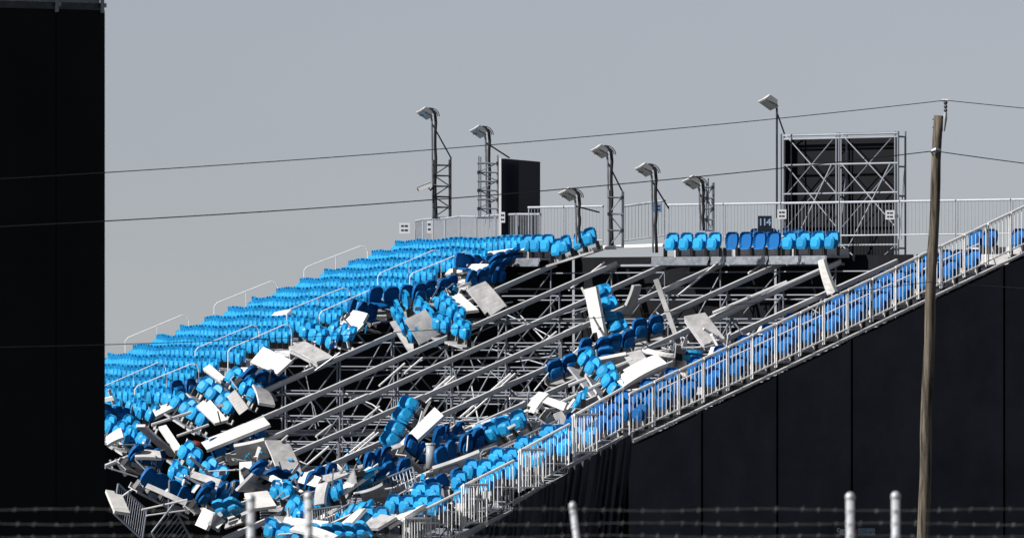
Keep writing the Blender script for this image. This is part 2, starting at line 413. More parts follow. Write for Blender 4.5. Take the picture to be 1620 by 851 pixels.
top_group(1236, 1325, 4, 'seat_blue', 'up', plat)
pipe('edge_pipe', RP(-.2, s_at(1050, -.2), .27), RP(-.2, s_at(948, -.2), .22), .06, 'white_steel', plat)
pipe('edge_pipe', RP(-.2, s_at(1335, -.2), -.28), RP(-.2, s_at(960, -.2), -.28), .04, 'galvanised', plat)
top_group(824, 872, 3, 'seat_blue', 'up', plat)

# ---------------------------------------------------------------- long white railing and black end wall
def barred(L, h, m='white_steel', pitch=.125, rise=0., bar_r=.011):
    """flat guard panel in local x/z; returns frame mesh, bars mesh. rise: z gained over L"""
    f = MB(); f.tube([(0,0,h),(L,0,h+rise)], .035, 6).tube([(0,0,.12),(L,0,.12+rise)], .022, 6).tube([(.02,0,0),(.02,0,h)], .019, 6).tube([(L-.02,0,rise),(L-.02,0,h+rise)], .019, 6)
    b = MB(); n = int(L / pitch)
    for i in range(1, n):
        x = L * i / n; b.tube([(x,0,.12+rise*i/n),(x,0,h+rise*i/n)], bar_r, 5, False)
    return f.mesh('panel_frame', m), b.mesh('bars', m)
rail = thing('end_railing', 'long white barred railing climbing above the black end wall', 'railing', RP(8, 0) - V((0,0,RP(8,0).z)))
def EH(r): return .2 * (1 - r / 17)
STEPR = 1.0; LR = RUN_R * STEPR - .03
fm, bmh = barred(LR, 1.10, pitch=.128, rise=(RISE + .2 / 17) * STEPR * LR / (RUN_R * STEPR), bar_r=.0095)
r = 16.9
while r > -2.6:
    base = RP(r, -.12 + rng.uniform(-.015, .015), .03 + EH(r) + rng.uniform(-.008, .008)); mt = frame(uR, V((0,0,1)).cross(uR), V((0,0,1)), base)
    p = link('railing_panel', fm, mt, rail); link('bars', bmh, mt, p); r -= STEPR
bar('base_beam', RP(16.9, -.26, -.045), RP(-2.8, -.26, -.045 + EH(-2.8)), .08, .06, 'white_deck', rail)
pipe('handrail_tube', RP(14.5, .9, .55), RP(4, .9, .55), .022, 'white_steel', rail)
pipe('handrail_tube', RP(3.4, .9, .55), RP(1, .9, .55), .022, 'white_steel', rail)
# displaced lower panels, sunk and stepped
for i, (px, py, px1, py1, nm) in enumerate(((905, 730, 986, 684, 'topmost'), (820, 786, 901, 742, 'second'), (730, 842, 813, 800, 'third'), (636, 896, 728, 850, 'lowest'))):
    Y = RP(18.5 + 2.2 * i, -.12).y
    a, b = W(px, py, Y), W(px1, py1, Y + 1.2); d_ = V((b.x - a.x, b.y - a.y, 0)); L = d_.length; X = d_ / L
    t = thing('sunken_railing_panel', nm + ' of the four sunken white railing panels below the intact railing', 'railing', a, 'sunken railing panels')
    f_, b_ = barred(L, 1.12, pitch=.13, rise=b.z - a.z); mt = frame(X, V((0,0,1)).cross(X), V((0,0,1)), a)
    link('panel_frame', f_, mt, t); link('bars', b_, mt, t)
    f2, b2 = barred(L * .46, 1.05, pitch=.085, rise=0.0); mt2 = frame(X, V((0,0,1)).cross(X), V((0,0,1)), a + V((.05, -.15, .12)))
    link('gate_frame', f2, mt2, t); link('gate_bars', b2, mt2, t)
    bar('base_beam', a + V((-.1, -.1, -.14)), b + V((.0, -.1, -.14)), .10, .15, 'white_deck', t)
ew = thing('black_end_wall', 'black fabric end wall under the white railing, in tall seamed panels', 'cladding', RP(8, -.22) - V((0,0,RP(8,-.22).z)))
seams = [990, 1108, 1227, 1345, 1465, 1586, 1710]
def r_at(px):
    lo, hi = -6., 30.
    for _ in range(40):
        m_ = (lo + hi) / 2
        if proj(RP(m_, -.22))[0] > px: lo = m_
        else: hi = m_
    return lo
for a_, b_ in zip(seams[:-1], seams[1:]):
    ra, rb = r_at(a_ + 1.6), r_at(b_ - 1.6); d = MB(); nn = 8
    for i in range(nn + 1):
        q = ra + (rb - ra) * i / nn; edge = min(i, nn - i); off = -.16 - .02 * min(edge, 2) + (0.10 if edge == 0 else 0)
        p = RP(q, -.22 + off + (.006 * math.sin(i * 2.4) if edge else 0), -.115 + EH(q))
        d.v += [tuple(p), (p.x, p.y, p.z * .5), (p.x, p.y, 0)]
    for i in range(nn):
        for j in (0, 1): d._f([(3*i+j, 3*i+3+j, 3*i+4+j, 3*i+1+j)], 0)
    link('fabric_panel', d.mesh('fabric_panel', 'charcoal_fabric', smooth=True), I4, ew)
d = MB().quad(RP(r_at(1000), -.20, -.14), RP(r_at(1720), -.20, -.14 + EH(r_at(1720))), V((*RP(r_at(1720), -.20).xy, 0)), V((*RP(r_at(1000), -.20).xy, 0)))
link('backing_cloth', d.mesh('backing_cloth', 'black_fabric'), I4, ew)
d = MB().quad(RP(r_at(955), -.12, -.75), RP(r_at(1010), -.12, -.75), V((*RP(r_at(1010), -.12).xy, 0)), V((*RP(r_at(955), -.12).xy, 0)))
link('backing_cloth', d.mesh('backing_cloth', 'black_fabric'), I4, ew)
def slack(px0, py0, px1, py1, amp, slant, name_m='charcoal_fabric', n=44):
    d = MB(); Ya, Yb = RP(r_at(px0), -.3).y, RP(r_at(px1), -.3).y
    for i in range(n + 1):
        f = i / n; Y = Ya + (Yb - Ya) * f - amp * (abs(math.sin(i * .55 + math.sin(i * .23) * 2)) ** 2)
        a = W(px0 + (px1 - px0) * f, py0 + (py1 - py0) * f, Y)
        d.v += [tuple(a), (a.x - slant * .5, a.y - amp * .6 * math.sin(i * 1.3), a.z * .55), (a.x - slant, a.y, 0)]
    for i in range(n):
        for j in (0, 1): d._f([(3*i+j, 3*i+3+j, 3*i+4+j, 3*i+1+j)], 0)
    return d.mesh('fabric_panel', name_m, smooth=True)
link('fabric_panel', slack(899, 742, 1002, 684, .22, .45), I4, ew)['label'] = 'slack wrinkled fabric panel'
link('fabric_panel', slack(812, 800, 902, 746, .09, .25), I4, ew)['label'] = 'slack wrinkled fabric panel'
link('fabric_panel', slack(715, 864, 816, 806, .22, .35), I4, ew)['label'] = 'slack wrinkled fabric panel'

# small notice plates low on the end wall
pl = thing('wall_notice', 'small dark notice with two white and blue logos low on the end wall', 'sign', RP(r_at(1352), -.5) - V((0,0,RP(r_at(1352),-.5).z)))
Yn = RP(r_at(1355), -.22).y - .9
a = W(1318, 846, Yn); L = (1390 - 1318) * Yn / F
mt = frame(V((1,0,0)), V((0,1,0)), V((0,0,1)), a)
link('plate', MB().box((0,-.01,-.15),(L,.01,.36)).mesh('plate', 'sign_navy'), mt, pl)
for tx, x, z, sz, m_ in (('Canon', .23, .13, .125, 'sign_white'), ('NOIR', .25, .04, .10, 'sign_white'), ('ROGERS', .86, .13, .115, 'print_pale'), ('STADIUM', .86, .035, .10, 'print_pale')):
    if tx in ('Canon', 'NOIR'): tx = {'Canon': 'Cano', 'NOIR': 'NO'}[tx]
    link('lettering', text_mesh(tx, sz, m_), mt @ M.Translation((x, -.016, z)) @ M.Rotation(R_(90), 4, 'X'), pl)
link('emblem', MB().tube([(0,0,0),(0,-.008,0)], .05, 12).mesh('emblem', 'print_red'), mt @ M.Translation((.60, -.012, .12)), pl)

# ---------------------------------------------------------------- back fence along the top
fence = thing('back_fence', 'pale barred fence along the rear edge of the top row', 'fence', RP(-1, 8) - V((0,0,RP(-1,8).z)))
def fence_panel(a, b, h, parent, pitch=.125, m='fence_grey'):
    d_ = b - a; L = V((d_.x, d_.y, 0)).length; X = V((d_.x, d_.y, 0)) / L
    f_, b_ = barred(L, h, m, pitch, d_.z, .0072); mt = frame(X, V((0,0,1)).cross(X), V((0,0,1)), a)
    p = link('fence_panel', f_, mt, parent); link('bars', b_, mt, p); return p
FH = 1.02
sF = [s_at(x, -.85) for x in (1056, 1145, 1236, 1329, 1424, 1513, 1600, 1690)]
for s1, s0 in zip(sF[:-1], sF[1:]): fence_panel(RP(-.85, s1 - .02, .20), RP(-.85, s0 + .02, .20), FH, fence)
sF2 = [s_at(x, -.85) for x in (835, 893, 955)]
for s1, s0 in zip(sF2[:-1], sF2[1:]): fence_panel(RP(-.85, s1 - .02, .14), RP(-.85, s0 + .02, .14), FH + .05, fence)
for k in range(8): fence_panel(LP(-1.0, .1 + 1.9*k, .0 - RISE), LP(-1.0, 1.95 + 1.9*k, .0 - RISE), FH + .25, fence)
t = thing('leaning_fence_panel', 'tilted grey fence panel hanging in the gap of the back fence', 'fence', RP(-.85, s_at(1010, -.85)))
fence_panel(RP(-.85, s_at(984, -.85), .12), RP(-.85, s_at(1052, -.85), .26), FH + .06, t, m='galvanised')
def notice(px, py, Y, w_, h_, label, m='sign_white', yaw=0.):
    c = W(px, py, Y); o = thing('notice', label, 'sign', c, 'notices tied to the back fence', M.Translation(c) @ M.Rotation(yaw, 4, 'Z'))
    b = MW[o.name]
    link('plate', MB().box((-w_/2,-.008,-h_/2),(w_/2,.008,h_/2)).mesh('plate', m), b, o)
    for z in (.2, -.2):
        for x0, x1 in ((-.32, -.08), (0., .3)):
            link('print_line', MB().box((x0*w_,-.012,z*h_-.09*h_),(x1*w_,-.0085,z*h_+.09*h_)).mesh('print_line', 'print_dark'), b, o)
def yl(q): return LP(-1.0, q).y
notice(640, 361, yl(15.0), .32, .32, 'white square notice at the far left end of the back fence', yaw=0)
notice(679, 359, yl(10.5), .13, .36, 'narrow white notice on the fence right of the far end notice', yaw=0)
notice(795, 344, yl(1.6), .14, .30, 'narrow white notice on the fence beside the black screen', yaw=0)
notice(1040, 329, RP(-.95, s_at(1040, -.95)).y - .2, .26, .24, 'pale blue notice where the tilted fence panel ends', 'sign_blue')
notice(1237, 339, RP(-.95, s_at(1237, -.95)).y - .25, .24, .26, 'white notice on the fence at the left foot of the black tower')
notice(1408, 340, RP(-.95, s_at(1408, -.95)).y - .25, .25, .25, 'white notice on the fence at the right foot of the black tower')
c = W(1210, 352, RP(-.9, s_at(1210, -.9)).y - .25)
sg = thing('section_sign', 'dark navy section sign reading 114 above the top row seats', 'sign', c)
link('plate', MB().box((-.19,-.012,-.26),(.19,.012,.18)).mesh('plate', 'sign_navy'), MW[sg.name], sg)
for ch, x in (('1', -.115), ('1', -.005), ('4', .105)): link('digit', text_mesh(ch, .27, 'print_pale'), MW[sg.name] @ M.Translation((x, -.018, .0)) @ M.Rotation(R_(90), 4, 'X'), sg)

# ---------------------------------------------------------------- black scaffold tower
sA, sB, sC = s_at(1240, -1.4), s_at(1328, -1.4), s_at(1421, -1.4)
tw = thing('scaffold_tower', 'scaffold tower with black backing rising above the top row', 'tower', RP(-1.6, sB) - V((0,0,RP(-1.6,sB).z)))
ztop = W(0, 213, RP(-1.6, sB).y).z; zl = [W(0, y, RP(-1.6, sB).y).z for y in (213, 260, 306, 388, 430)]
for i, s in enumerate((sA, sB, sC)):
    for rr, off in ((-1.4, 0), (-1.4, .11), (-1.72, 0)):
        p = RP(rr, s + off); pipe('standard', (p.x, p.y, 4.5), (p.x, p.y, ztop + .05), .029, 'galvanised', tw)
    for z in zl: pipe('ledger', (*RP(-1.4, s).xy, z - .1), (*RP(-1.72, s).xy, z - .1), .026, 'galvanised', tw)
    pipe('side_brace', (*RP(-1.4, s).xy, zl[3]), (*RP(-1.72, s).xy, zl[1]), .02, 'galvanised', tw)
for a_, b_ in ((sA, sB), (sB, sC)):
    for z in zl:
        pipe('ledger', (*RP(-1.4, a_).xy, z), (*RP(-1.4, b_).xy, z), .036 if z == zl[0] else .028, 'galvanised', tw)
    pipe('top_ledger', (*RP(-1.4, a_).xy, ztop - .1), (*RP(-1.4, b_).xy, ztop - .1), .028, 'galvanised', tw)
    for z0, z1 in ((zl[2], zl[0]), (zl[3] + .5, zl[1]), (zl[4] - .6, zl[3])):
        pipe('cross_brace', (*RP(-1.42, a_ - .1).xy, z0), (*RP(-1.42, b_ + .1).xy, z1), .017, 'galvanised', tw)
        pipe('cross_brace', (*RP(-1.38, b_ + .1).xy, z0), (*RP(-1.38, a_ - .1).xy, z1), .017, 'galvanised', tw)
    pipe('raking_brace', (*RP(-1.3, a_ - .05).xy, zl[3] - .6), (*RP(-1.3, b_ + .2).xy, zl[1]), .020, 'fence_grey', tw)
    d = MB(); nn = 8
    for i in range(nn + 1):
        p = RP(-1.80, s_at(1242 if a_ == sA else 1331, -1.8) + (s_at(1326 if a_ == sA else 1419, -1.8) - s_at(1242 if a_ == sA else 1331, -1.8)) * i / nn); d.v += [(p.x, p.y, ztop - .1), (p.x, p.y, zl[2]), (p.x, p.y, 3.0)]
    for i in range(nn):
        for j in (0, 1): d._f([(3*i+j, 3*i+3+j, 3*i+4+j, 3*i+1+j)], 0)
    link('black_backing', d.mesh('black_backing', 'black_fabric', smooth=True), I4, tw)
# side return of the backing closes the tower on its far edge
d = MB().quad((*RP(-1.80, sA).xy, ztop-.1), (*RP(-1.45, sA).xy, ztop-.1), (*RP(-1.45, sA).xy, 3), (*RP(-1.80, sA).xy, 3)); link('black_backing', d.mesh('black_backing', 'black_fabric'), I4, tw)

# ---------------------------------------------------------------- floodlights and their masts
def flood(px, py, basey, Y, label, face=-1, size=1., bracex=None, bracey=None, cable=True, straight=False, mast_m='galvanised'):
    S = F / Y; top = W(px, py, Y); b = W(px + (2 if not straight else 0), basey, Y)
    t = thing('floodlight', label, 'floodlight', b, 'floodlights on masts behind the stand')
    zt = top.z
    link('mast', MB().tube([b, (b.x*.5+top.x*.5, Y, (b.z+zt)/2), (top.x, Y, zt - .18)], .030, 7).mesh('mast', mast_m), I4, t)
    if cable:
        cb = [(b.x + .10, Y - .05, b.z)] + [(top.x + .11 + .014*math.sin(i*1.7), Y - .05, b.z + (zt - .3 - b.z) * i / 8) for i in range(1, 9)]
        cb += [(top.x + .10, Y - .05, zt - .05), (top.x, Y - .05, zt + .08), (top.x - .14, Y - .05, zt + .08)]
        link('cable', MB().tube(cb, .045 * size, 7).mesh('cable', 'cable', smooth=True), I4, t)
        for k in range(3):
            rr = .16 + .045 * k
            lp = [(top.x - .06 + (rr + .04) * math.cos(x), Y - .06 + .02*k, zt - .12 + rr * math.sin(x)) for x in [math.pi * j / 8 for j in range(9)]]
            link('cable_loop', MB().tube(lp, .013, 5, False).mesh('cable_loop', 'cable'), I4, t)
    # lamp head: tapered housing with a rim and a glass face, tipped down to the left
    h = MB(); h.v = [(-.21,-.20,-.02),(.21,-.20,-.02),(.21,.20,-.02),(-.21,.20,-.02),(-.13,-.15,.17),(.15,-.15,.17),(.15,.15,.17),(-.13,.15,.17)]
    h._f([(3,2,1,0),(4,5,6,7),(0,1,5,4),(1,2,6,5),(2,3,7,6),(3,0,4,7)], 0); h.box((-.235,-.225,-.05),(.235,.225,-.021))
    for k in range(4): h.box((-.12 + .08*k, -.13, .171), (-.10 + .08*k, .13, .20))
    mt = M.Translation((top.x + face * .20 * size, Y - .08, zt - .04)) @ M.Rotation(R_(22), 4, 'Z') @ M.Rotation(R_(33 * -face), 4, 'Y') @ M.Rotation(R_(-16), 4, 'X') @ M.Scale(size * .84, 4)
    hd = link('lamp_head', h.mesh('lamp_head', 'lamp_white'), mt, t)
    link('lamp_glass', MB().box((-.2,-.19,-.058),(.2,.19,-.051)).mesh('lamp_glass', 'lamp_glass'), mt, hd)
    link('yoke', MB().tube([(top.x + face*.2*size, Y - .3*size, zt), (top.x, Y - .3*size, zt - .1), (top.x, Y + .12, zt - .2), (top.x + face*.2*size, Y + .14, zt)], .016, 5).mesh('yoke', 'dark_steel'), I4, t)
    if bracex: pipe('stay', (top.x + .02, Y, zt - .35), W(bracex, bracey, Y + .4), .022, 'dark_steel', t)
    return t
Yb = RP(-2.4, 9).y
flood(683, 178, 346, yl(9)+1.6, 'tallest and leftmost floodlight, on the mast with a security camera', bracex=714, bracey=251)
flood(768, 207, 346, yl(3)+1.6, 'floodlight on the scaffold mast left of the black screen', bracex=806, bracey=250)
flood(910, 306, 385, Yb - 1, 'shortest floodlight, just right of the black screen', bracex=948, bracey=336)
flood(961, 238, 390, Yb - 2, 'floodlight on a tall mast above the broken end of the fence', bracex=986, bracey=306)
flood(1031, 267, 400, Yb - 3, 'floodlight above the pale blue notice', bracex=1058, bracey=330)
flood(1106, 287, 365, Yb - 4, 'low floodlight above the fence left of the 114 sign', bracex=1120, bracey=325)
flood(1229, 161, 345, RP(-1.7, sA).y - .6, 'floodlight mounted on the black scaffold tower', straight=True, size=1.12, bracex=1241, bracey=212, cable=False, mast_m='dark_steel')
def mast(px0, px1, ytop, ybot, Y, label, n, m='galvanised'):
    t = thing('lattice_mast', label, 'scaffold', W((px0+px1)/2, ybot, Y), 'lattice masts behind the fence')
    D = .45
    cs = [(px0, 0), (px1, 0), (px0 + 3, D), (px1 + 2, D)]
    for x, dy in cs: pipe('upright', W(x, ybot, Y + dy), W(x, ytop - rng.uniform(0, 8), Y + dy), .027, m, t)
    for i in range(n + 1):
        y = ytop + 6 + (ybot - ytop - 8) * i / n
        pipe('rung', W(px0 - 2, y, Y - .03), W(px1 + 3, y + 1, Y - .03), .022, m, t); pipe('rung', W(px0, y + 1, Y + D), W(px1 + 2, y + 1, Y + D), .02, m, t)
        if i < n:
            y2 = y + (ybot - ytop - 8) / n
            pipe('lattice_brace', W(px0 if i % 2 else px1, y, Y), W(px1 if i % 2 else px0, y2, Y + .02), .017, m, t)
            pipe('coupler', W(px0 if i % 2 else px1, y - 2, Y - .05), W(px0 if i % 2 else px1, y + 3, Y - .05), .042, 'dark_steel', t)
mast(686, 711, 255, 346, yl(9)+1.2, 'dark scaffold mast under the leftmost floodlight', 5, 'dark_steel')
mast(757, 787, 252, 346, yl(3)+1.2, 'scaffold mast standing against the left edge of the black screen', 6)
mast(963, 984, 306, 392, Yb - 2.4, 'slim scaffold mast in the gap of the back fence', 3)
mast(1117, 1127, 290, 366, Yb - 4.2, 'short scaffold mast beside the low floodlight', 4)
cc = W(672, 296, yl(9)+1.0)
t = thing('security_camera', 'white security camera fixed to the leftmost mast', 'camera', cc, None, M.Translation(cc) @ M.Rotation(R_(-20), 4, 'Y'))
b = MW[t.name]
link('housing', MB().box((-.2,-.09,-.06),(.22,.09,.08)).box((-.27,-.10,.075),(.2,.10,.10)).mesh('housing', 'lamp_white'), b, t)
link('lens', MB().tube([(-.2,0,0),(-.23,0,0)], .05, 10).mesh('lens', 'black_plastic'), b, t)
link('bracket', MB().tube([(.1,0,-.06),(.12,0,-.15),(.32,0,-.05)], .03, 6).mesh('bracket', 'dark_steel'), b, t)
# black screen
Ys = yl(1.5) + 1.0
t = thing('black_screen', 'black two panel screen rising behind the back fence', 'screen', W(819, 372, Ys))
for x0, x1, ya, yb in ((792.5, 820, 251, 253.5), (820.8, 848, 253.5, 256)):
    p = [W(x0, ya, Ys), W(x1, yb, Ys + .5), W(x1, 372, Ys + .5), W(x0, 372, Ys)]
    d = MB(); n_ = V((.12, .12, 0)); d.v = [tuple(q) for q in p] + [tuple(q + n_) for q in p]; d._f([(0,1,2,3),(7,6,5,4),(0,4,5,1),(1,5,6,2),(2,6,7,3),(3,7,4,0)], 0)
    link('screen_panel', d.mesh('screen_panel', 'sign_navy'), I4, t)
bar('edge_post', W(791, 372, Ys - .02), W(791, 250, Ys - .02), .07, .05, 'white_steel', t, up=V((0,1,0)))

# ---------------------------------------------------------------- black clad building on the left
Yl = 148.0
RB = M.Translation((W(166.5, 0, Yl).x, Yl, 0)) @ M.Rotation(R_(32), 4, 'Z') @ M.Translation((-W(166.5, 0, Yl).x, -Yl, 0))
bl = thing('black_clad_tower', 'tall black clad structure filling the left edge of the view', 'building', W(84, 520, Yl) - V((0,0,CZ)))
zt = W(0, 17, Yl).z; xa, xb, xc = W(-160, 0, Yl).x, W(78, 0, Yl).x, W(166.5, 0, Yl).x
for x0, x1 in ((xa, xb), (xb, xc)):
    nn = 10; d = MB()
    for i in range(nn + 1):
        e = min(i, nn - i); y = Yl - .008 * min(e, 2)
        for z in (zt, zt * .55, 0): d.v.append((x0 + .008 + (x1 - x0 - .016) * i / nn, y, z))
    for i in range(nn):
        for j in (0, 1): d._f([(3*i+j, 3*i+3+j, 3*i+4+j, 3*i+1+j)], 0)
    link('fabric_panel', d.mesh('fabric_panel', 'black_fabric', smooth=True), RB, bl)
link('core', MB().box((xa, Yl + .06, 0), (xc - .02, Yl + 6, zt - .05)).mesh('core', 'black_fabric'), RB, bl)
link('top_beam', MB().box((xa, Yl - .03, zt + .004), (xc - .05, Yl + .12, zt + .14)).mesh('top_beam', 'dark_steel'), RB, bl)
for x0, x1 in ((xa, xb - .02), (xb + .02, xc - .12)):
    link('parapet_panel', MB().box((x0, Yl + .0, zt + .145), (x1, Yl + .06, zt + 1.2)).mesh('parapet_panel', 'parapet_grey'), RB, bl)
for x in (xb, xc - .08):
    pipe('parapet_post', RB @ V((x, Yl - .03, zt - .05)), RB @ V((x, Yl - .03, zt + 1.3)), .04, 'galvanised', bl)
    link('bolt_plate', MB().box((x - .06, Yl - .09, zt + .05), (x + .06, Yl - .075, zt + .13)).mesh('bolt_plate', 'galvanised'), RB, bl)

# ---------------------------------------------------------------- utility pole and wires
Yp = 178.0; S_ = F / Yp
pb, pt = W(1463, 851, Yp), W(1485, 183, Yp); dirp = (pt - pb); base = pb - dirp * (pb.z / dirp.z)
up_ = thing('utility_pole', 'weathered wooden utility pole in front of the black end wall', 'pole', base)
pts = []; rad = []
for i in range(24):
    f = i / 23; p = base.lerp(pt, f); p = p + V((.012 * math.sin(i * 1.1) - .05 * math.sin(f * math.pi), .01 * math.cos(i * 1.7), 0)); pts.append(p); rad.append(.150 - .045 * f + .004 * math.sin(i * 2.3))
link('shaft', MB().tube(pts, rad, 16).mesh('shaft', 'weathered_wood', smooth=True), I4, up_)
link('bracket', MB().tube([W(1493, 208, Yp - .05), W(1495, 188, Yp - .05), W(1496, 178, Yp - .05)], [.03, .05, .035], 8).mesh('bracket', 'grey_plastic'), I4, up_)
ins = [W(1496, 178 - 3*i, Yp - .05) for i in range(7)]
link('insulator', MB().tube(ins, [.02, .045, .022, .045, .022, .05, .02], 8).mesh('insulator', 'dark_steel'), I4, up_)
link('insulator_cap', MB().tube([W(1490, 159, Yp - .05), W(1500, 159, Yp - .05)], .03, 7).mesh('insulator_cap', 'lamp_white'), I4, up_)
link('clamp', MB().tube([W(1473, 240, Yp - .17), W(1480, 237, Yp - .19), W(1488, 239, Yp - .17)], [.03, .06, .04], 8).mesh('clamp', 'galvanised'), I4, up_)
link('clamp_arm', MB().tube([W(1479, 232, Yp - .16), W(1472, 239, Yp - .16), W(1477, 247, Yp - .16)], .018, 6).mesh('clamp_arm', 'dark_steel'), I4, up_)
for y in (189, 202): pipe('step_bolt', W(1475, y, Yp), W(1483, y, Yp), .012, 'dark_steel', up_)
def wire(pts, r, label):
    o = link('power_line', MB().tube([p for p in pts], r, 5).mesh('power_line', 'line_grey'), I4); tag(o, label, 'wire', 'power lines')
def sag(a, b, sg, n=24): return [a.lerp(b, i / n) - V((0, 0, sg * 4 * (i / n) * (1 - i / n))) for i in range(n + 1)]
top_i, mid_i = W(1496, 159, Yp - .05), W(1478, 239, Yp - .2)
Yw = 138.0
ext = lambda a, px, py, Y: W(px, py, Y)
wire(sag(ext(0, -260, 297, Yw), top_i, .18) + sag(top_i, W(1900, 196, Yp + 4), .02)[1:], .009, 'upper power line running from the top of the wooden pole across the sky')
wire(sag(ext(0, -260, 370, Yw), mid_i, .22) + sag(mid_i, W(1900, 288, Yp + 4), .05)[1:], .011, 'middle power line clamped below the top of the wooden pole')
wire(sag(W(-260, 552, Yw), W(1470, 446, Yp - .2), .35) + [W(1900, 475, Yp + 4)], .0075, 'lowest and thinnest line crossing the seats from the left')

# ---------------------------------------------------------------- foreground fence posts and barbed wire
Yf = 62.0
def zg(y):
    for i in range(len(ys) - 1):
        if ys[i] <= y <= ys[i+1]: f = (y - ys[i]) / (ys[i+1] - ys[i]); return zs[i] + (zs[i+1] - zs[i]) * f
def post(px, py, label, lean=0, r=.034):
    p = W(px, py, Yf); b = V((p.x + lean, p.y, zg(Yf)))
    t = thing('fence_post', label, 'post', b, 'galvanised fence posts in the foreground')
    link('pipe', MB().tube([b, p - V((0,0,.05))], r, 14).mesh('pipe', 'post_zinc', smooth=True), I4, t)
    link('cap', MB().tube([p - V((0,0,.06)), p - V((0,0,.05)), p - V((0,0,.018)), p], [r, r*1.15, r*1.05, r*.4], 14).mesh('cap', 'post_zinc', smooth=True), I4, t)
post(397, 781, 'leftmost blurred metal post in the foreground'); post(488, 777, 'blurred metal post in front of the wreckage, second from the left')
post(1345, 778, 'blurred metal post left of the pair near the wooden pole'); post(1417, 777, 'blurred metal post just left of the wooden pole')
post(906, 793, 'slightly leaning white post in front of the slack fabric', .33, .026)
for y, nm in ((806, 'top'), (828, 'middle'), (848, 'lowest')):
    t = thing('barbed_wire', nm + ' strand of barbed wire stretched between the foreground posts', 'wire', W(810, y, Yf), 'barbed wire strands')
    pts = []
    for i in range(61):
        x = -80 + 1780 * i / 60; pts.append(W(x, y + 1.6 * math.sin(i * .5 + y) + rng.uniform(-.5, .5), Yf - .04))
    link('strand', MB().tube(pts, .0024, 5).mesh('strand', 'wire_zinc'), I4, t)
    bm_ = MB()
    for k in range(58):
        c = W(-70 + 31 * k + rng.uniform(-7, 7), y + 1.6 * math.sin((k * 1.045) * .5 + y), Yf - .04)
        for q in range(2):
            a = rng.uniform(0, 6.28); d_ = V((math.cos(a) * .3, math.sin(a) * .4, math.sin(a + 1))).normalized() * .020
            bm_.tube([c - d_, c + d_], .0015, 4)
        bm_.tube([c - V((.012,0,0)), c + V((.012,0,0))], .0045, 5)
    o = link('barbs', bm_.mesh('barbs', 'wire_zinc'), I4, t); o['kind'] = 'stuff'

# ---------------------------------------------------------------- wreckage: loose deck panels
def deck_panel(p0, p1, p2, label, m='white_deck', lit=True, dY=-.7, th=.05, k=1., stack=1, lip=True, name='deck_panel', cat='panel', flip=None):
    """three corners of a flat rectangular deck panel; its depths follow from the right angle"""
    cx, cy = (p1[0] + p2[0]) / 2, (p1[1] + p2[1]) / 2
    Yc = depth(cx, cy) + dY; S = F / Yc
    l = V(((p1[0]-p0[0])/S, 0, -(p1[1]-p0[1])/S)); w_ = V(((p2[0]-p0[0])/S, 0, -(p2[1]-p0[1])/S))
    if w_.length > l.length: l, w_ = w_, l
    best = None
    for sg in (1, -1):
      for kk in (.25, .4, .6, .8, 1., 1.3, 1.7, 2.3, 3.0):
        d_ = l.dot(w_)
        wy = sg * kk * w_.length; ly = -d_ / wy
        l3, w3 = l + V((0, ly, 0)), w_ + V((0, wy, 0)); n = l3.cross(w3).normalized()
        if n.y > 0: n = -n
        sc_ = n.dot(SUN) * (1 if lit else -1) - max(0, l3.length - 2.3) - max(0, w3.length - 1.0)
        if best is None or sc_ > best[0]: best = (sc_, l3, w3, n)
    if flip: pass
    _, l3, w3, n = best
    c = W(cx, cy, Yc); o0 = c - l3 / 2 - w3 / 2; L, Wd = l3.length, w3.length; X, Yx = l3 / L, w3 / Wd
    if X.cross(Yx).dot(n) < 0: o0 = o0 + w3; Yx = -Yx
    mt = frame(X, Yx, n, o0)
    t = thing(name, label, cat, o0, None, mt)
    tw = rng.uniform(-.05, .05) * min(1, L); bd = rng.choice((0, 0, 0, .02, .05)) * min(1, L)
    def warp(mb):
        mb.v = [(x, y, z + tw * (x/L - .5) * (y/Wd - .5) * 4 - bd * (2*x/L - 1) ** 2) for x, y, z in mb.v]; return mb
    cut = rng.choice((0, 0, 1, 2)) if stack == 1 else 0
    for q in range(stack):
        z = -q * (th + .05)
        sh_ = MB(); na = 8
        for i in range(na):
            x0, x1 = L * i / na, L * (i + 1) / na
            y1 = Wd - (Wd * rng.uniform(.15, .5) if cut and i < cut else 0)
            sh_.box((x0, 0, z - .012), (x1, y1, z))
        link('deck_sheet', warp(sh_).mesh('deck_sheet', m), mt, t)
        fr = MB(); e = .035; zz = z - .0125
        for i in range(na):
            x0, x1 = L * i / na, L * (i + 1) / na
            fr.box((x0,0,zz-th),(x1,e,zz))
            if not (cut and i < cut): fr.box((x0,Wd-e,zz-th),(x1,Wd,zz))
        fr.box((L-e,e,zz-th),(L,Wd-e,zz))
        if not cut: fr.box((0,e,zz-th),(e,Wd-e,zz))
        for j in range(1, max(2, int(L / .5))): x = L * j / max(2, int(L / .5)); fr.box((x-.02,e,zz-th*.8),(x+.02,Wd-e,zz))
        link('edge_frame', warp(fr).mesh('edge_frame', 'raker_steel' if m != 'white_deck' else 'white_deck'), mt, t)
    return t
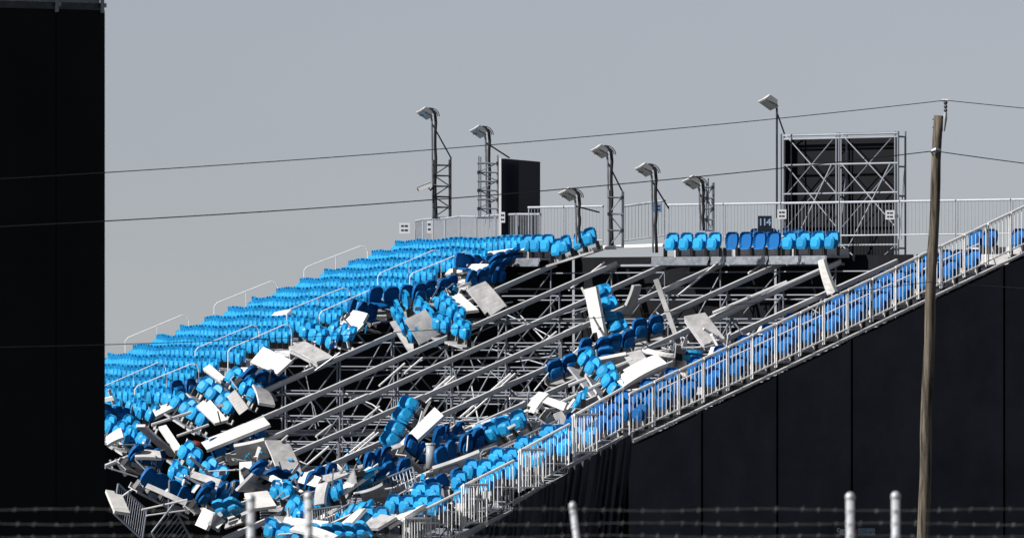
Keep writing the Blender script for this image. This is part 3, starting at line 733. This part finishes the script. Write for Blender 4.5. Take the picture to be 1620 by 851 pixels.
PANELS = [
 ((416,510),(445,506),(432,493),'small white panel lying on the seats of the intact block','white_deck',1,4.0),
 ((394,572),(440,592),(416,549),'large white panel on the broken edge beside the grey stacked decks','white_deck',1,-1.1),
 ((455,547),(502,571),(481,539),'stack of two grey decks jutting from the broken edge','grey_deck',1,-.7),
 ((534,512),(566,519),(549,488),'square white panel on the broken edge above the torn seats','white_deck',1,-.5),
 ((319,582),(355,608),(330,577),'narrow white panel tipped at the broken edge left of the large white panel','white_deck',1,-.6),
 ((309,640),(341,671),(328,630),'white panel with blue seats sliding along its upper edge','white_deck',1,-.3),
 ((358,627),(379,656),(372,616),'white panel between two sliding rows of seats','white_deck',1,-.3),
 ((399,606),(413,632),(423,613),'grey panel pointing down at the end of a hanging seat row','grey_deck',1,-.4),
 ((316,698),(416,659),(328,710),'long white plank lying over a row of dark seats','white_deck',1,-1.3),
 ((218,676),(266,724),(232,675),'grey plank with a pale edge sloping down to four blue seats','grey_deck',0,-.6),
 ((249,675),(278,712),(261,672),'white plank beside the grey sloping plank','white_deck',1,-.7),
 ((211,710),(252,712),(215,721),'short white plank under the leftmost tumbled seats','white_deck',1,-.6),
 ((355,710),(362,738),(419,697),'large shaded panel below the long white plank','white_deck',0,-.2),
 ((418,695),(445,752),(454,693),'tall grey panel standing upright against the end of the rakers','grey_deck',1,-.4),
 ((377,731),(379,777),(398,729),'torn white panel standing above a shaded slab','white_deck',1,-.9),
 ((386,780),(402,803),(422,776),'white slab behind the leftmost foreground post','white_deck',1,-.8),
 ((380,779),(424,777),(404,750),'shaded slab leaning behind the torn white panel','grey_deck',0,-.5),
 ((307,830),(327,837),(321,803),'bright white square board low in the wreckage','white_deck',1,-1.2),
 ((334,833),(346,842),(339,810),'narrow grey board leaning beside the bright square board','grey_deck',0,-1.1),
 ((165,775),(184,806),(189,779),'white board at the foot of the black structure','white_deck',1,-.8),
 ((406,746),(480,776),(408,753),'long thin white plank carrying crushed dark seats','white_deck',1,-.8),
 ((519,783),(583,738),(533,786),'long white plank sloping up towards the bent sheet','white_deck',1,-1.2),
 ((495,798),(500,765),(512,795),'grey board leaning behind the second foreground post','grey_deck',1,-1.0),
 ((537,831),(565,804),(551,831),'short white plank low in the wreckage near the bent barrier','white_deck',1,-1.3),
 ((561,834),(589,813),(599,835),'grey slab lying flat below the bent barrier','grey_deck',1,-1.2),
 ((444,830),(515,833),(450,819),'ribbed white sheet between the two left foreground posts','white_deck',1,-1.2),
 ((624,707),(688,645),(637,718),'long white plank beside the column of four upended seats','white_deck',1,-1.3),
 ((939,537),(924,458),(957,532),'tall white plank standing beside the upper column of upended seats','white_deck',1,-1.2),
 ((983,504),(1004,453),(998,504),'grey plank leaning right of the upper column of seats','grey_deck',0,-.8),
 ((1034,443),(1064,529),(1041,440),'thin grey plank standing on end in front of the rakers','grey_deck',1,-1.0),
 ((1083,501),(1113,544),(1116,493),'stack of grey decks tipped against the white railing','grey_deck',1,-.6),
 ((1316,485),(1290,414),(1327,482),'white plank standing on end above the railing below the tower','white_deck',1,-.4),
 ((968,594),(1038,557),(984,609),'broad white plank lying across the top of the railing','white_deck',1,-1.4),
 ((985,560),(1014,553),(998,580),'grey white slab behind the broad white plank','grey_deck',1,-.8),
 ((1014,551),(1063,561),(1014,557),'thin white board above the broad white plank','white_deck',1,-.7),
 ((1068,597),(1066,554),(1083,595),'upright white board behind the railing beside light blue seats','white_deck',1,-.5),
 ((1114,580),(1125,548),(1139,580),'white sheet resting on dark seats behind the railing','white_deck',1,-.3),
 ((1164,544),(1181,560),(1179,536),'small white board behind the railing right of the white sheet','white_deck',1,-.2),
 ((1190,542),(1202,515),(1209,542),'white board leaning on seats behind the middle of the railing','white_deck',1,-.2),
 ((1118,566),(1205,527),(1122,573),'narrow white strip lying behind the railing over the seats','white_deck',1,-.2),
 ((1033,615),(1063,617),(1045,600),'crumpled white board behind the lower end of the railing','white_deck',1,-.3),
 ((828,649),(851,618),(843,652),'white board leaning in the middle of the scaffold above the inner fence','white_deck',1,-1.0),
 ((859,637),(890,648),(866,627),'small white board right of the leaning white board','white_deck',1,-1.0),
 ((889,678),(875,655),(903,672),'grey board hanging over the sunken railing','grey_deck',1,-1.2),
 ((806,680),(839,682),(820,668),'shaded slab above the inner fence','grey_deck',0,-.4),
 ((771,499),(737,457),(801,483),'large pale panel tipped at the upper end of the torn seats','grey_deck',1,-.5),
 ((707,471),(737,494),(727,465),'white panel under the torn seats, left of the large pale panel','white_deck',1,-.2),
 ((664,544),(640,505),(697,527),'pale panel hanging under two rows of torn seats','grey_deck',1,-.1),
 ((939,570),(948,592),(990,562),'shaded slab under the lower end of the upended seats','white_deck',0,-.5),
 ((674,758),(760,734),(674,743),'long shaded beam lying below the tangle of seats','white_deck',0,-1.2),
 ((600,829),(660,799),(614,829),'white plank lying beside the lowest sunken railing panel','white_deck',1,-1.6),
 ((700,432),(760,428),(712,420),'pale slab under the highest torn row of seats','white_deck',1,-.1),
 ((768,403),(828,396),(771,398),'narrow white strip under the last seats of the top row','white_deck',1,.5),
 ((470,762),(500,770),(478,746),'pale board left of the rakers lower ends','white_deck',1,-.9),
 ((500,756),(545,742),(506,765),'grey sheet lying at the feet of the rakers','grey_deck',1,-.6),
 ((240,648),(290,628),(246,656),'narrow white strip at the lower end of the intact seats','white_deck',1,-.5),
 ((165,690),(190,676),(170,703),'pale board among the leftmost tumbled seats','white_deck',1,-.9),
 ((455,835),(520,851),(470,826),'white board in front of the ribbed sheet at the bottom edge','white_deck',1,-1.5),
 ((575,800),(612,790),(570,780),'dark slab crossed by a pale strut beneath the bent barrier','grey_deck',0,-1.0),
 ((300,755),(345,768),(306,745),'thin pale plank below the four blue seats','grey_deck',1,-.7),
 ((228,770),(296,800),(232,763),'long grey plank under the row of dark seats low on the left','grey_deck',1,-.6),
]
for p0, p1, p2, lab, m_, lit, dY in PANELS:
    deck_panel(p0, p1, p2, lab, m_, bool(lit), dY - (.55 if lit and dY < 0 else 0) - (.35 if p0[0] > 1030 and p0[1] > 500 else 0), th=.07 if m_ == 'white_deck' else .06, stack=2 if lab.startswith('stack') else 1)

# ---------------------------------------------------------------- wreckage: torn rows of seats
def seat_bank(p0, p1, n, up, label, front=True, tilt=0., m='seat_blue', pan='up', dY=-.7, beam=True, jit=.15, sgn=1):
    cx, cy = (p0[0]+p1[0])/2, (p0[1]+p1[1])/2
    Yc = depth(cx, cy) + dY; S = F / Yc
    a = V(((p1[0]-p0[0])/S, 0, -(p1[1]-p0[1])/S)); La = .5 * max(n - 1, 1)
    if n == 1: a = V((.35, .3, -.1))
    if a.length < La: a.y = sgn * math.sqrt(La*La - a.length_squared)
    X = a.normalized(); pitch = max(a.length, .3) / max(n - 1, 1)
    iu = V((up[0], 0, -up[1])).normalized(); Z = iu * math.cos(tilt) + V((0, -1, 0)) * math.sin(tilt)
    Z = (Z - X * Z.dot(X)).normalized(); B = Z.cross(X)
    if (B.y > 0) != front: X = -X; B = Z.cross(X)
    c = W(cx, cy, Yc) - Z * .42
    mt = frame(X, B, Z, c)
    t = thing('torn_seat_row', label, 'seat row', c, 'torn rows of folding seats', mt)
    Lb = pitch * (n - 1) + .5
    if beam:
        bmm = MB().box((-Lb/2,-.22,-.030),(Lb/2,.12,-.005)).box((-Lb/2,.121,-.035),(Lb/2,.145,.12)).box((-Lb/2,-.24,-.06),(Lb/2,-.221,-.005))
        link('deck_strip', bmm.mesh('deck_strip', 'grey_deck'), mt, t)
    for k in range(n):
        j = M.Rotation(rng.uniform(-jit, jit), 4, 'Z') @ M.Rotation(rng.uniform(-jit, jit), 4, 'X') @ M.Rotation(rng.uniform(-jit, jit), 4, 'Y')
        sm = mt @ M.Translation(((k - (n-1)/2) * pitch, 0, 0)) @ j
        s_ = link('seat', S_PART[m, 'shell'], sm, t)
        if pan != 'none': link('seat_pan', S_PART[m, pan], sm @ M.Rotation(rng.uniform(-.1, .05), 4, 'X'), s_)
    return t
A = R_
BANKS = [
 ((953,462),(978,519),4,(1,-.35),'column of four bright seats standing on end beside the tall white plank',True,.1,'seat_blue','up',-1.2),
 ((646,640),(616,698),4,(-1,-.45),'column of four bright seats standing on end beside the long white plank',True,.1,'seat_blue','up',-1.2),
 ((292,712),(348,750),4,(.25,-1),'four bright blue seats in a row sloping down right, left of the torn white panel',True,.05,'seat_blue','up',-.9),
 ((233,753),(292,786),4,(.2,-1),'four dark seats in a sloping row low on the left above the fallen barriers',True,.25,'seat_blue_shaded','none',-.7),
 ((285,616),(320,612),3,(0,-1),'three dark seats in a row at the lower broken edge',True,.1,'seat_blue_shaded','up',-.6),
 ((322,609),(367,642),4,(.5,-1),'four seats sliding down beside the three dark seats',True,.1,'seat_blue','up',-.8),
 ((368,594),(406,622),4,(.5,-1),'four seats sliding down above the white panel between two rows',True,.1,'seat_blue','up',-.8),
 ((278,633),(324,661),4,(.5,-1),'four seats sliding along the upper edge of the leftmost white panel',True,.15,'seat_blue','up',-.8),
 ((243,624),(274,628),4,(0,-1),'four pale seats at the lower end of the intact block',True,.0,'seat_blue','up',-.4),
 ((174,672),(206,690),3,(.2,-1),'three pale seats tumbled beside the black structure',True,.1,'seat_blue','up',-1.0),
 ((172,654),(215,664),4,(.1,-1),'dark row of four seats beside the black structure, above the tumbled pale ones',True,.3,'seat_blue_shaded','up',-.6),
 ((200,672),(234,697),4,(.4,-1),'four seats stacked on edge left of the sloping grey plank',True,.1,'seat_blue','up',-.7),
 ((345,707),(410,680),4,(-.2,-1),'four dark seats hidden beneath the long white plank',True,.2,'seat_blue_shaded','up',-.5),
 ((279,744),(293,754),2,(.2,-1),'two pale seats below the row of four bright blue seats',True,.1,'seat_blue','up',-.7),
 ((350,806),(372,798),2,(.3,-.8),'two light blue seats lying flat above the bright square board',True,1.0,'seat_blue','up',-.9),
 ((413,738),(475,768),5,(.5,-1),'five crushed seats on the long thin white plank',True,.9,'seat_blue_shaded','up',-.7),
 ((430,836),(472,852),3,(.15,-1),'three round blue seats at the bottom edge between two foreground posts',True,.2,'seat_blue','up',-1.2),
 ((727,415),(778,418),4,(-.25,-1),'four seats with their pans down, just below the top handrail',True,.25,'seat_blue_shaded','down',-.5),
 ((786,409),(818,405),3,(.5,-.6),'three dark seats on their side at the upper end of the broken edge',True,.8,'seat_blue_shaded','up',-.4),
 ((596,468),(643,466),3,(0,-1),'three dark seats tipped forward on the broken edge',True,.5,'seat_blue_shaded','down',-.5),
 ((662,462),(716,450),4,(0,-1),'four dark seats tipped back above the large torn group',True,.6,'seat_blue_shaded','up',-.3),
 ((642,474),(684,502),4,(-.2,-1),'four mid blue seats in the middle of the large torn group',True,.1,'seat_blue','none',-.8),
 ((628,490),(652,526),4,(-.3,-1),'four seats hanging down at the left of the large torn group',True,.1,'seat_blue','up',-.9),
 ((697,476),(728,500),4,(.6,-.7),'four seats fanned out flat at the right of the large torn group',True,1.0,'seat_blue','up',-.7),
 ((485,521),(526,538),4,(.1,-1),'four mid blue seats on the ledge above the grey stacked decks',True,.0,'seat_blue','up',-.6),
 ((531,521),(557,530),4,(.7,-.7),'four seats folded flat right of the ledge seats, under the square white panel',True,.9,'seat_blue','up',-.6),
 ((878,392),(934,375),4,(-.12,-1),'four bright seats dropping away from the end of the top row',True,.0,'seat_blue','up',-.2),
 ((926,552),(995,536),4,(.1,-1),'four dark seats at the foot of the upper column of upended seats',True,.6,'seat_blue_shaded','up',-1.0),
 ((932,566),(962,560),2,(.1,-1),'two dark seats below the row at the foot of the upper column',True,.7,'seat_blue_shaded','up',-1.1),
 ((1011,521),(1037,514),2,(0,-1),'two dark seats caught on the rakers left of the thin standing plank',True,.5,'seat_blue_shaded','up',-.7),
 ((879,583),(904,574),2,(.1,-1),'two dark seats caught on the scaffold left of the shaded slab',True,.5,'seat_blue_shaded','up',-1.0),
 ((926,566),(958,606),4,(.7,-.7),'four light blue seats spilling down towards the end of the railing',True,.8,'seat_blue','up',-1.1),
 ((958,586),(975,614),3,(.8,-.5),'three light blue seats wedged beside the end of the railing',True,.7,'seat_blue','up',-1.2),
 ((912,637),(921,627),2,(.2,-1),'two blue seats hanging above the sunken railing panels',True,.1,'seat_blue','up',-1.2),
 ((755,692),(818,665),4,(-.3,-1),'four seats hung upside down along a white pole above the inner fence',True,.3,'seat_blue','up',-1.0),
 ((691,692),(729,684),5,(.3,-1),'five dark seats crowded edge on above the shaded beam',True,.3,'seat_blue_shaded','up',-.8),
 ((652,702),(670,717),2,(-.2,-1),'two dark seats at the upper end of the bent sheet',True,.3,'seat_blue_shaded','up',-1.0),
 ((700,722),(716,712),2,(0,-1),'two round dark seats right of the grey bin',True,.1,'seat_blue_shaded','none',-.8),
 ((682,773),(746,749),4,(0,-1),'four dark round seats below the long shaded beam',True,.05,'seat_blue_shaded','none',-.8),
 ((1094,593),(1094,560),4,(1,-.1),'four light blue seats stacked on end behind the railing',True,.5,'seat_blue','up',-.6),
 ((573,772),(586,751),3,(.9,-.4),'three light blue seats stacked on end below the bent sheet',True,.6,'seat_blue','up',-1.2),
 ((585,731),(621,716),4,(.3,-1),'four dark seats edge on under the long white plank',True,.4,'seat_blue_shaded','up',-.9),
 ((492,760),(524,750),3,(.1,-1),'three dark seats at the feet of the rakers',True,.7,'seat_blue_shaded','up',-.8),
 ((434,776),(460,776),3,(.2,-1),'three crushed blue seats under the long thin white plank',True,.9,'seat_blue','up',-.8),
 ((460,798),(476,810),2,(.6,-.8),'two bright crushed seats left of the second foreground post',True,.7,'seat_blue','up',-1.0),
 ((500,846),(577,838),5,(.2,-1),'five flattened bright seats along the bottom edge right of the second post',True,1.1,'seat_blue','up',-1.4),
 ((646,798),(690,793),3,(0,-1),'three bright seats lying flat beside the sunken railing',True,1.1,'seat_blue','down',-1.3),
 ((508,790),(535,775),3,(.3,-1),'three blue seats wedged under the long white sloping plank',True,.7,'seat_blue','up',-.9),
 ((550,812),(575,800),3,(.7,-.6),'three light blue seats between two short planks low in the wreckage',True,.8,'seat_blue','up',-1.1),
 ((735,700),(790,676),4,(.1,-1),'four dark seats in the shade behind the hanging row',True,.4,'seat_blue_shaded','up',-.4),
 ((215,715),(250,727),3,(.2,-1),'three dark seats under the short white plank',True,.6,'seat_blue_shaded','up',-.4),
 ((320,780),(368,775),4,(.2,-1),'four dark seats in the shade behind the shaded slab',True,.8,'seat_blue_shaded','up',-.3),
 ((395,590),(440,604),4,(.4,-1),'four dark seats under the large white panel',True,.8,'seat_blue_shaded','up',-.4),
 ((560,488),(594,497),4,(.2,-1),'four dark seats on the broken edge left of the large torn group',True,.4,'seat_blue_shaded','down',-.5),
 ((744,442),(792,433),5,(0,-1),'five dark seats sagging above the large pale panel',True,.7,'seat_blue_shaded','up',-.3),
 ((694,508),(738,522),4,(.3,-1),'four seats hanging below the fan of flat seats',True,.5,'seat_blue','up',-.5),
 ((206,640),(240,652),4,(.2,-1),'four pale seats slumped at the foot of the intact block',True,.2,'seat_blue','up',-.6),
 ((600,752),(640,742),3,(.2,-1),'three dark seats behind the bent barrier',True,.5,'seat_blue_shaded','up',-.3),
]
for b_ in BANKS: seat_bank(*b_[:5], front=b_[5], tilt=b_[6], m=b_[7], pan=b_[8], dY=b_[9], sgn=1 if b_[7] == 'seat_blue_shaded' else -1)

# ---------------------------------------------------------------- wreckage: barriers, tubes and oddments
def barrier(p0, p1, p2, n, label, m='galvanised', dY=-1., wy=.25, r=.028, rb=.012):
    """fallen crowd barrier: p0-p1 the top rail, p0-p2 a side"""
    Yc = depth(p0[0], p0[1]) + dY
    a, b, c = W(*p0, Yc), W(*p1, Yc + .2), W(*p2, Yc - wy); d_ = b + c - a
    t = thing('barrier', label, 'barrier', c, 'fallen barriers')
    for q0, q1 in ((a, b), (b, d_), (d_, c), (c, a)): pipe('frame_tube', q0, q1, r, m, t)
    mb = MB()
    for i in range(1, n): f = i / n; mb.tube([a.lerp(b, f), c.lerp(d_, f)], rb, 5, False)
    link('bars', mb.mesh('bars', m), I4, t)
barrier((187,765),(232,806),(180,812),14,'barred barrier fallen beside the black structure')
barrier((273,799),(303,853),(240,842),9,'barred barrier lying on its side right of the other fallen barrier')
barrier((589,765),(653,739),(596,797),12,'barred barrier leaning inside the wreckage under the bent sheet')
barrier((783,711),(884,664),(786,742),16,'inner barred fence standing behind the sunken railing')
barrier((494,806),(541,800),(496,838),12,'dark barred barrier at the bottom right of the second foreground post')
barrier((655,768),(605,797),(657,786),6,'short rounded barrier below the leaning barred barrier')
def hoop(pts, label):
    Yc = depth(*pts[1]) - 1.2; t = thing('tube_hoop', label, 'handrail', W(*pts[0], Yc))
    P = [W(*p, Yc) for p in pts]; link('tube', MB().tube(P, .026, 7).mesh('tube', 'galvanised'), I4, t)
    pipe('cross_tube', P[0].lerp(P[1], .5), P[-1].lerp(P[-2], .5), .018, 'galvanised', t)
hoop([(690,781),(695,746),(699,741),(722,733),(726,737),(727,769)], 'grey handrail hoop in front of the long shaded beam')
hoop([(759,752),(761,717),(765,712),(786,705),(790,709),(790,735)], 'grey handrail hoop at the right end of the long shaded beam')
def loose_tube(p0, p1, r, label, m='white_steel', dY=-1., slope=.4):
    Yc = depth((p0[0]+p1[0])/2, (p0[1]+p1[1])/2) + dY; a, b = W(*p0, Yc), W(*p1, Yc + slope)
    t = thing('loose_tube', label, 'tube', a, 'loose tubes in the wreckage'); pipe('tube', a, b, r, m, t)
    pipe('collar', a.lerp(b, .46), a.lerp(b, .50), r * 1.5, 'galvanised', t)
for p0, p1, r, lab in (
 ((748,676),(818,652),.045,'white pole above the hanging row of seats'), ((684,702),(740,699),.02,'thin white rod lying above the grey bin'),
 ((806,630),(866,634),.03,'white tube crossing the leaning boards in the middle'), ((292,752),(343,782),.03,'pale tube below the four bright seats'),
 ((300,722),(346,762),.04,'grey rail under the four bright blue seats'), ((224,806),(296,790),.025,'pale tube across the fallen barriers'),
 ((186,790),(224,764),.03,'bent pale tube at the top of the first fallen barrier'), ((232,815),(300,806),.02,'thin rod right of the first fallen barrier'),
 ((280,690),(330,672),.04,'dark edged beam right of the white plank'), ((240,672),(302,652),.045,'beam below the leftmost white panel'),
 ((165,738),(205,722),.06,'grey beam low beside the black structure'), ((560,760),(598,734),.03,'pale rod under the bent sheet'),
 ((1113,520),(1160,548),.035,'white tube beside the tipped stack of decks'), ((1128,495),(1245,446),.045,'long grey tube running up to the foot of the tower'),
 ((1122,503),(1300,425),.04,'second long grey tube running up to the foot of the tower'), ((440,845),(560,836),.02,'thin rod along the bottom edge'),
 ((560,780),(620,772),.028,'pale strut across the dark slab'), ((630,665),(662,642),.02,'thin rod beside the lower column of seats'),
 ((655,697),(668,650),.02,'upright rod beside the lower column of seats'), ((330,745),(420,741),.018,'thin rod crossing the shaded panel'),
 ((880,640),(950,607),.05,'grey beam above the hanging blue seats'), ((900,610),(1000,570),.05,'grey beam under the shaded slab'),
 ((845,618),(868,590),.02,'pale rod above the leaning white board'), ((938,500),(960,540),.03,'white rail on the upper column of seats')):
    loose_tube(p0, p1, r, lab, 'white_steel' if lab.split()[0] in ('white', 'pale', 'thin', 'bent') else 'raker_steel')
# bent grey sheet
Yc = depth(610, 715) - 1.1
d = MB(); sh = [(565,741,8),(585,735,9),(603,722,10),(618,711,11),(634,706,10)]
for i, (x, y, hh) in enumerate(sh):
    a, b_, c = W(x, y - hh*.6, Yc + .25), W(x + 2, y, Yc - .15), W(x + 5, y + hh, Yc + .1); d.v += [tuple(a), tuple(b_), tuple(c)]
for i in range(len(sh) - 1):
    for j in (0, 1): d._f([(3*i+j, 3*i+1+j, 3*i+4+j, 3*i+3+j)], 0)
k = len(d.v); d.v += [tuple(V(p) + V((0, .03, -.01))) for p in d.v]
for f in list(d.f): d._f([tuple(reversed([i + k for i in f]))], 0)
t = tag(link('bent_sheet', d.mesh('bent_sheet', 'grey_deck', smooth=True), I4), 'curved grey sheet bent over the bent barrier in the middle', 'sheet')
Yc = depth(683, 720) - 1.1; b0, b1 = W(683, 740, Yc), W(681, 703, Yc)
t = thing('bin', 'grey round bin standing among dark seats', 'bin', b0)
link('body', MB().tube([b0, b1], [.15, .115], 14).mesh('body', 'grey_plastic', smooth=True), I4, t); link('rim', MB().tube([b1, b1 + V((0,0,.04))], .13, 14).mesh('rim', 'lamp_white'), I4, t)
for i, (px, py, lab) in enumerate(((800, 724, 'small dark red bag behind the sunken railing'), (308, 704, 'dark red scrap beside the four bright seats'), (866, 706, 'dark red scrap behind the topmost sunken panel'))):
    Yc = depth(px, py) - .9; c = W(px, py, Yc); bm_ = bmesh.new(); bmesh.ops.create_icosphere(bm_, subdivisions=2, radius=.13)
    for v in bm_.verts: v.co = V((v.co.x * 1.4, v.co.y, v.co.z * .8)) * (1 + .25 * math.sin(9 * v.co.x + 7 * v.co.z + i))
    me = bpy.data.meshes.new('red_bag'); bm_.to_mesh(me); bm_.free(); me.materials.append(MATS['red_fabric'])
    tag(link('red_bag', me, M.Translation(c)), lab, 'bag')

# small scraps too many to count
sc_m = MB()
def scraps(x0, y0, x1, y1, spread, n):
    for _ in range(n):
        f = rng.random(); px = x0 + (x1-x0)*f + rng.gauss(0, spread); py = y0 + (y1-y0)*f + rng.gauss(0, spread*.6)
        if px < 160: continue
        c = W(px, py, depth(px, py) - rng.uniform(-.3, 1.2))
        ax = [V((rng.gauss(0,1), rng.gauss(0,1), rng.gauss(0,1))).normalized()]; t_ = V((rng.gauss(0,1), rng.gauss(0,1), rng.gauss(0,1)))
        ax.append((t_ - ax[0]*t_.dot(ax[0])).normalized()); ax.append(ax[0].cross(ax[1]))
        kind = rng.choice((0, 0, 1, 1, 2, 3, 3)); sc_m.mi = kind
        d3 = {0: (rng.uniform(.05,.28), rng.uniform(.02,.07), .012), 1: (rng.uniform(.05,.25), rng.uniform(.02,.08), .015), 2: (rng.uniform(.05,.13), rng.uniform(.03,.09), .02), 3: (rng.uniform(.2,.6), .018, .018)}[kind]
        k = len(sc_m.v)
        for sx, sy, sz in ((-1,-1,-1),(1,-1,-1),(1,1,-1),(-1,1,-1),(-1,-1,1),(1,-1,1),(1,1,1),(-1,1,1)):
            sc_m.v.append(tuple(c + ax[0]*d3[0]*sx*rng.uniform(.7,1) + ax[1]*d3[1]*sy*rng.uniform(.6,1) + ax[2]*d3[2]*sz))
        sc_m._f([(3,2,1,0),(4,5,6,7),(0,1,5,4),(1,2,6,5),(2,3,7,6),(3,0,4,7)], k)
scraps(180, 660, 330, 800, 34, 70); scraps(330, 690, 560, 830, 34, 90); scraps(560, 740, 700, 790, 24, 45)
scraps(330, 640, 760, 440, 12, 50); scraps(700, 700, 900, 640, 14, 45); scraps(920, 580, 1210, 530, 12, 40)
o = link('scrap_fragments', sc_m.mesh('scrap_fragments', 'white_deck', 'grey_deck', 'seat_blue', 'galvanised'), I4); o['kind'] = 'stuff'
o['label'] = 'small scraps of broken plank, plastic and tube strewn through the wreckage'; o['category'] = 'debris'
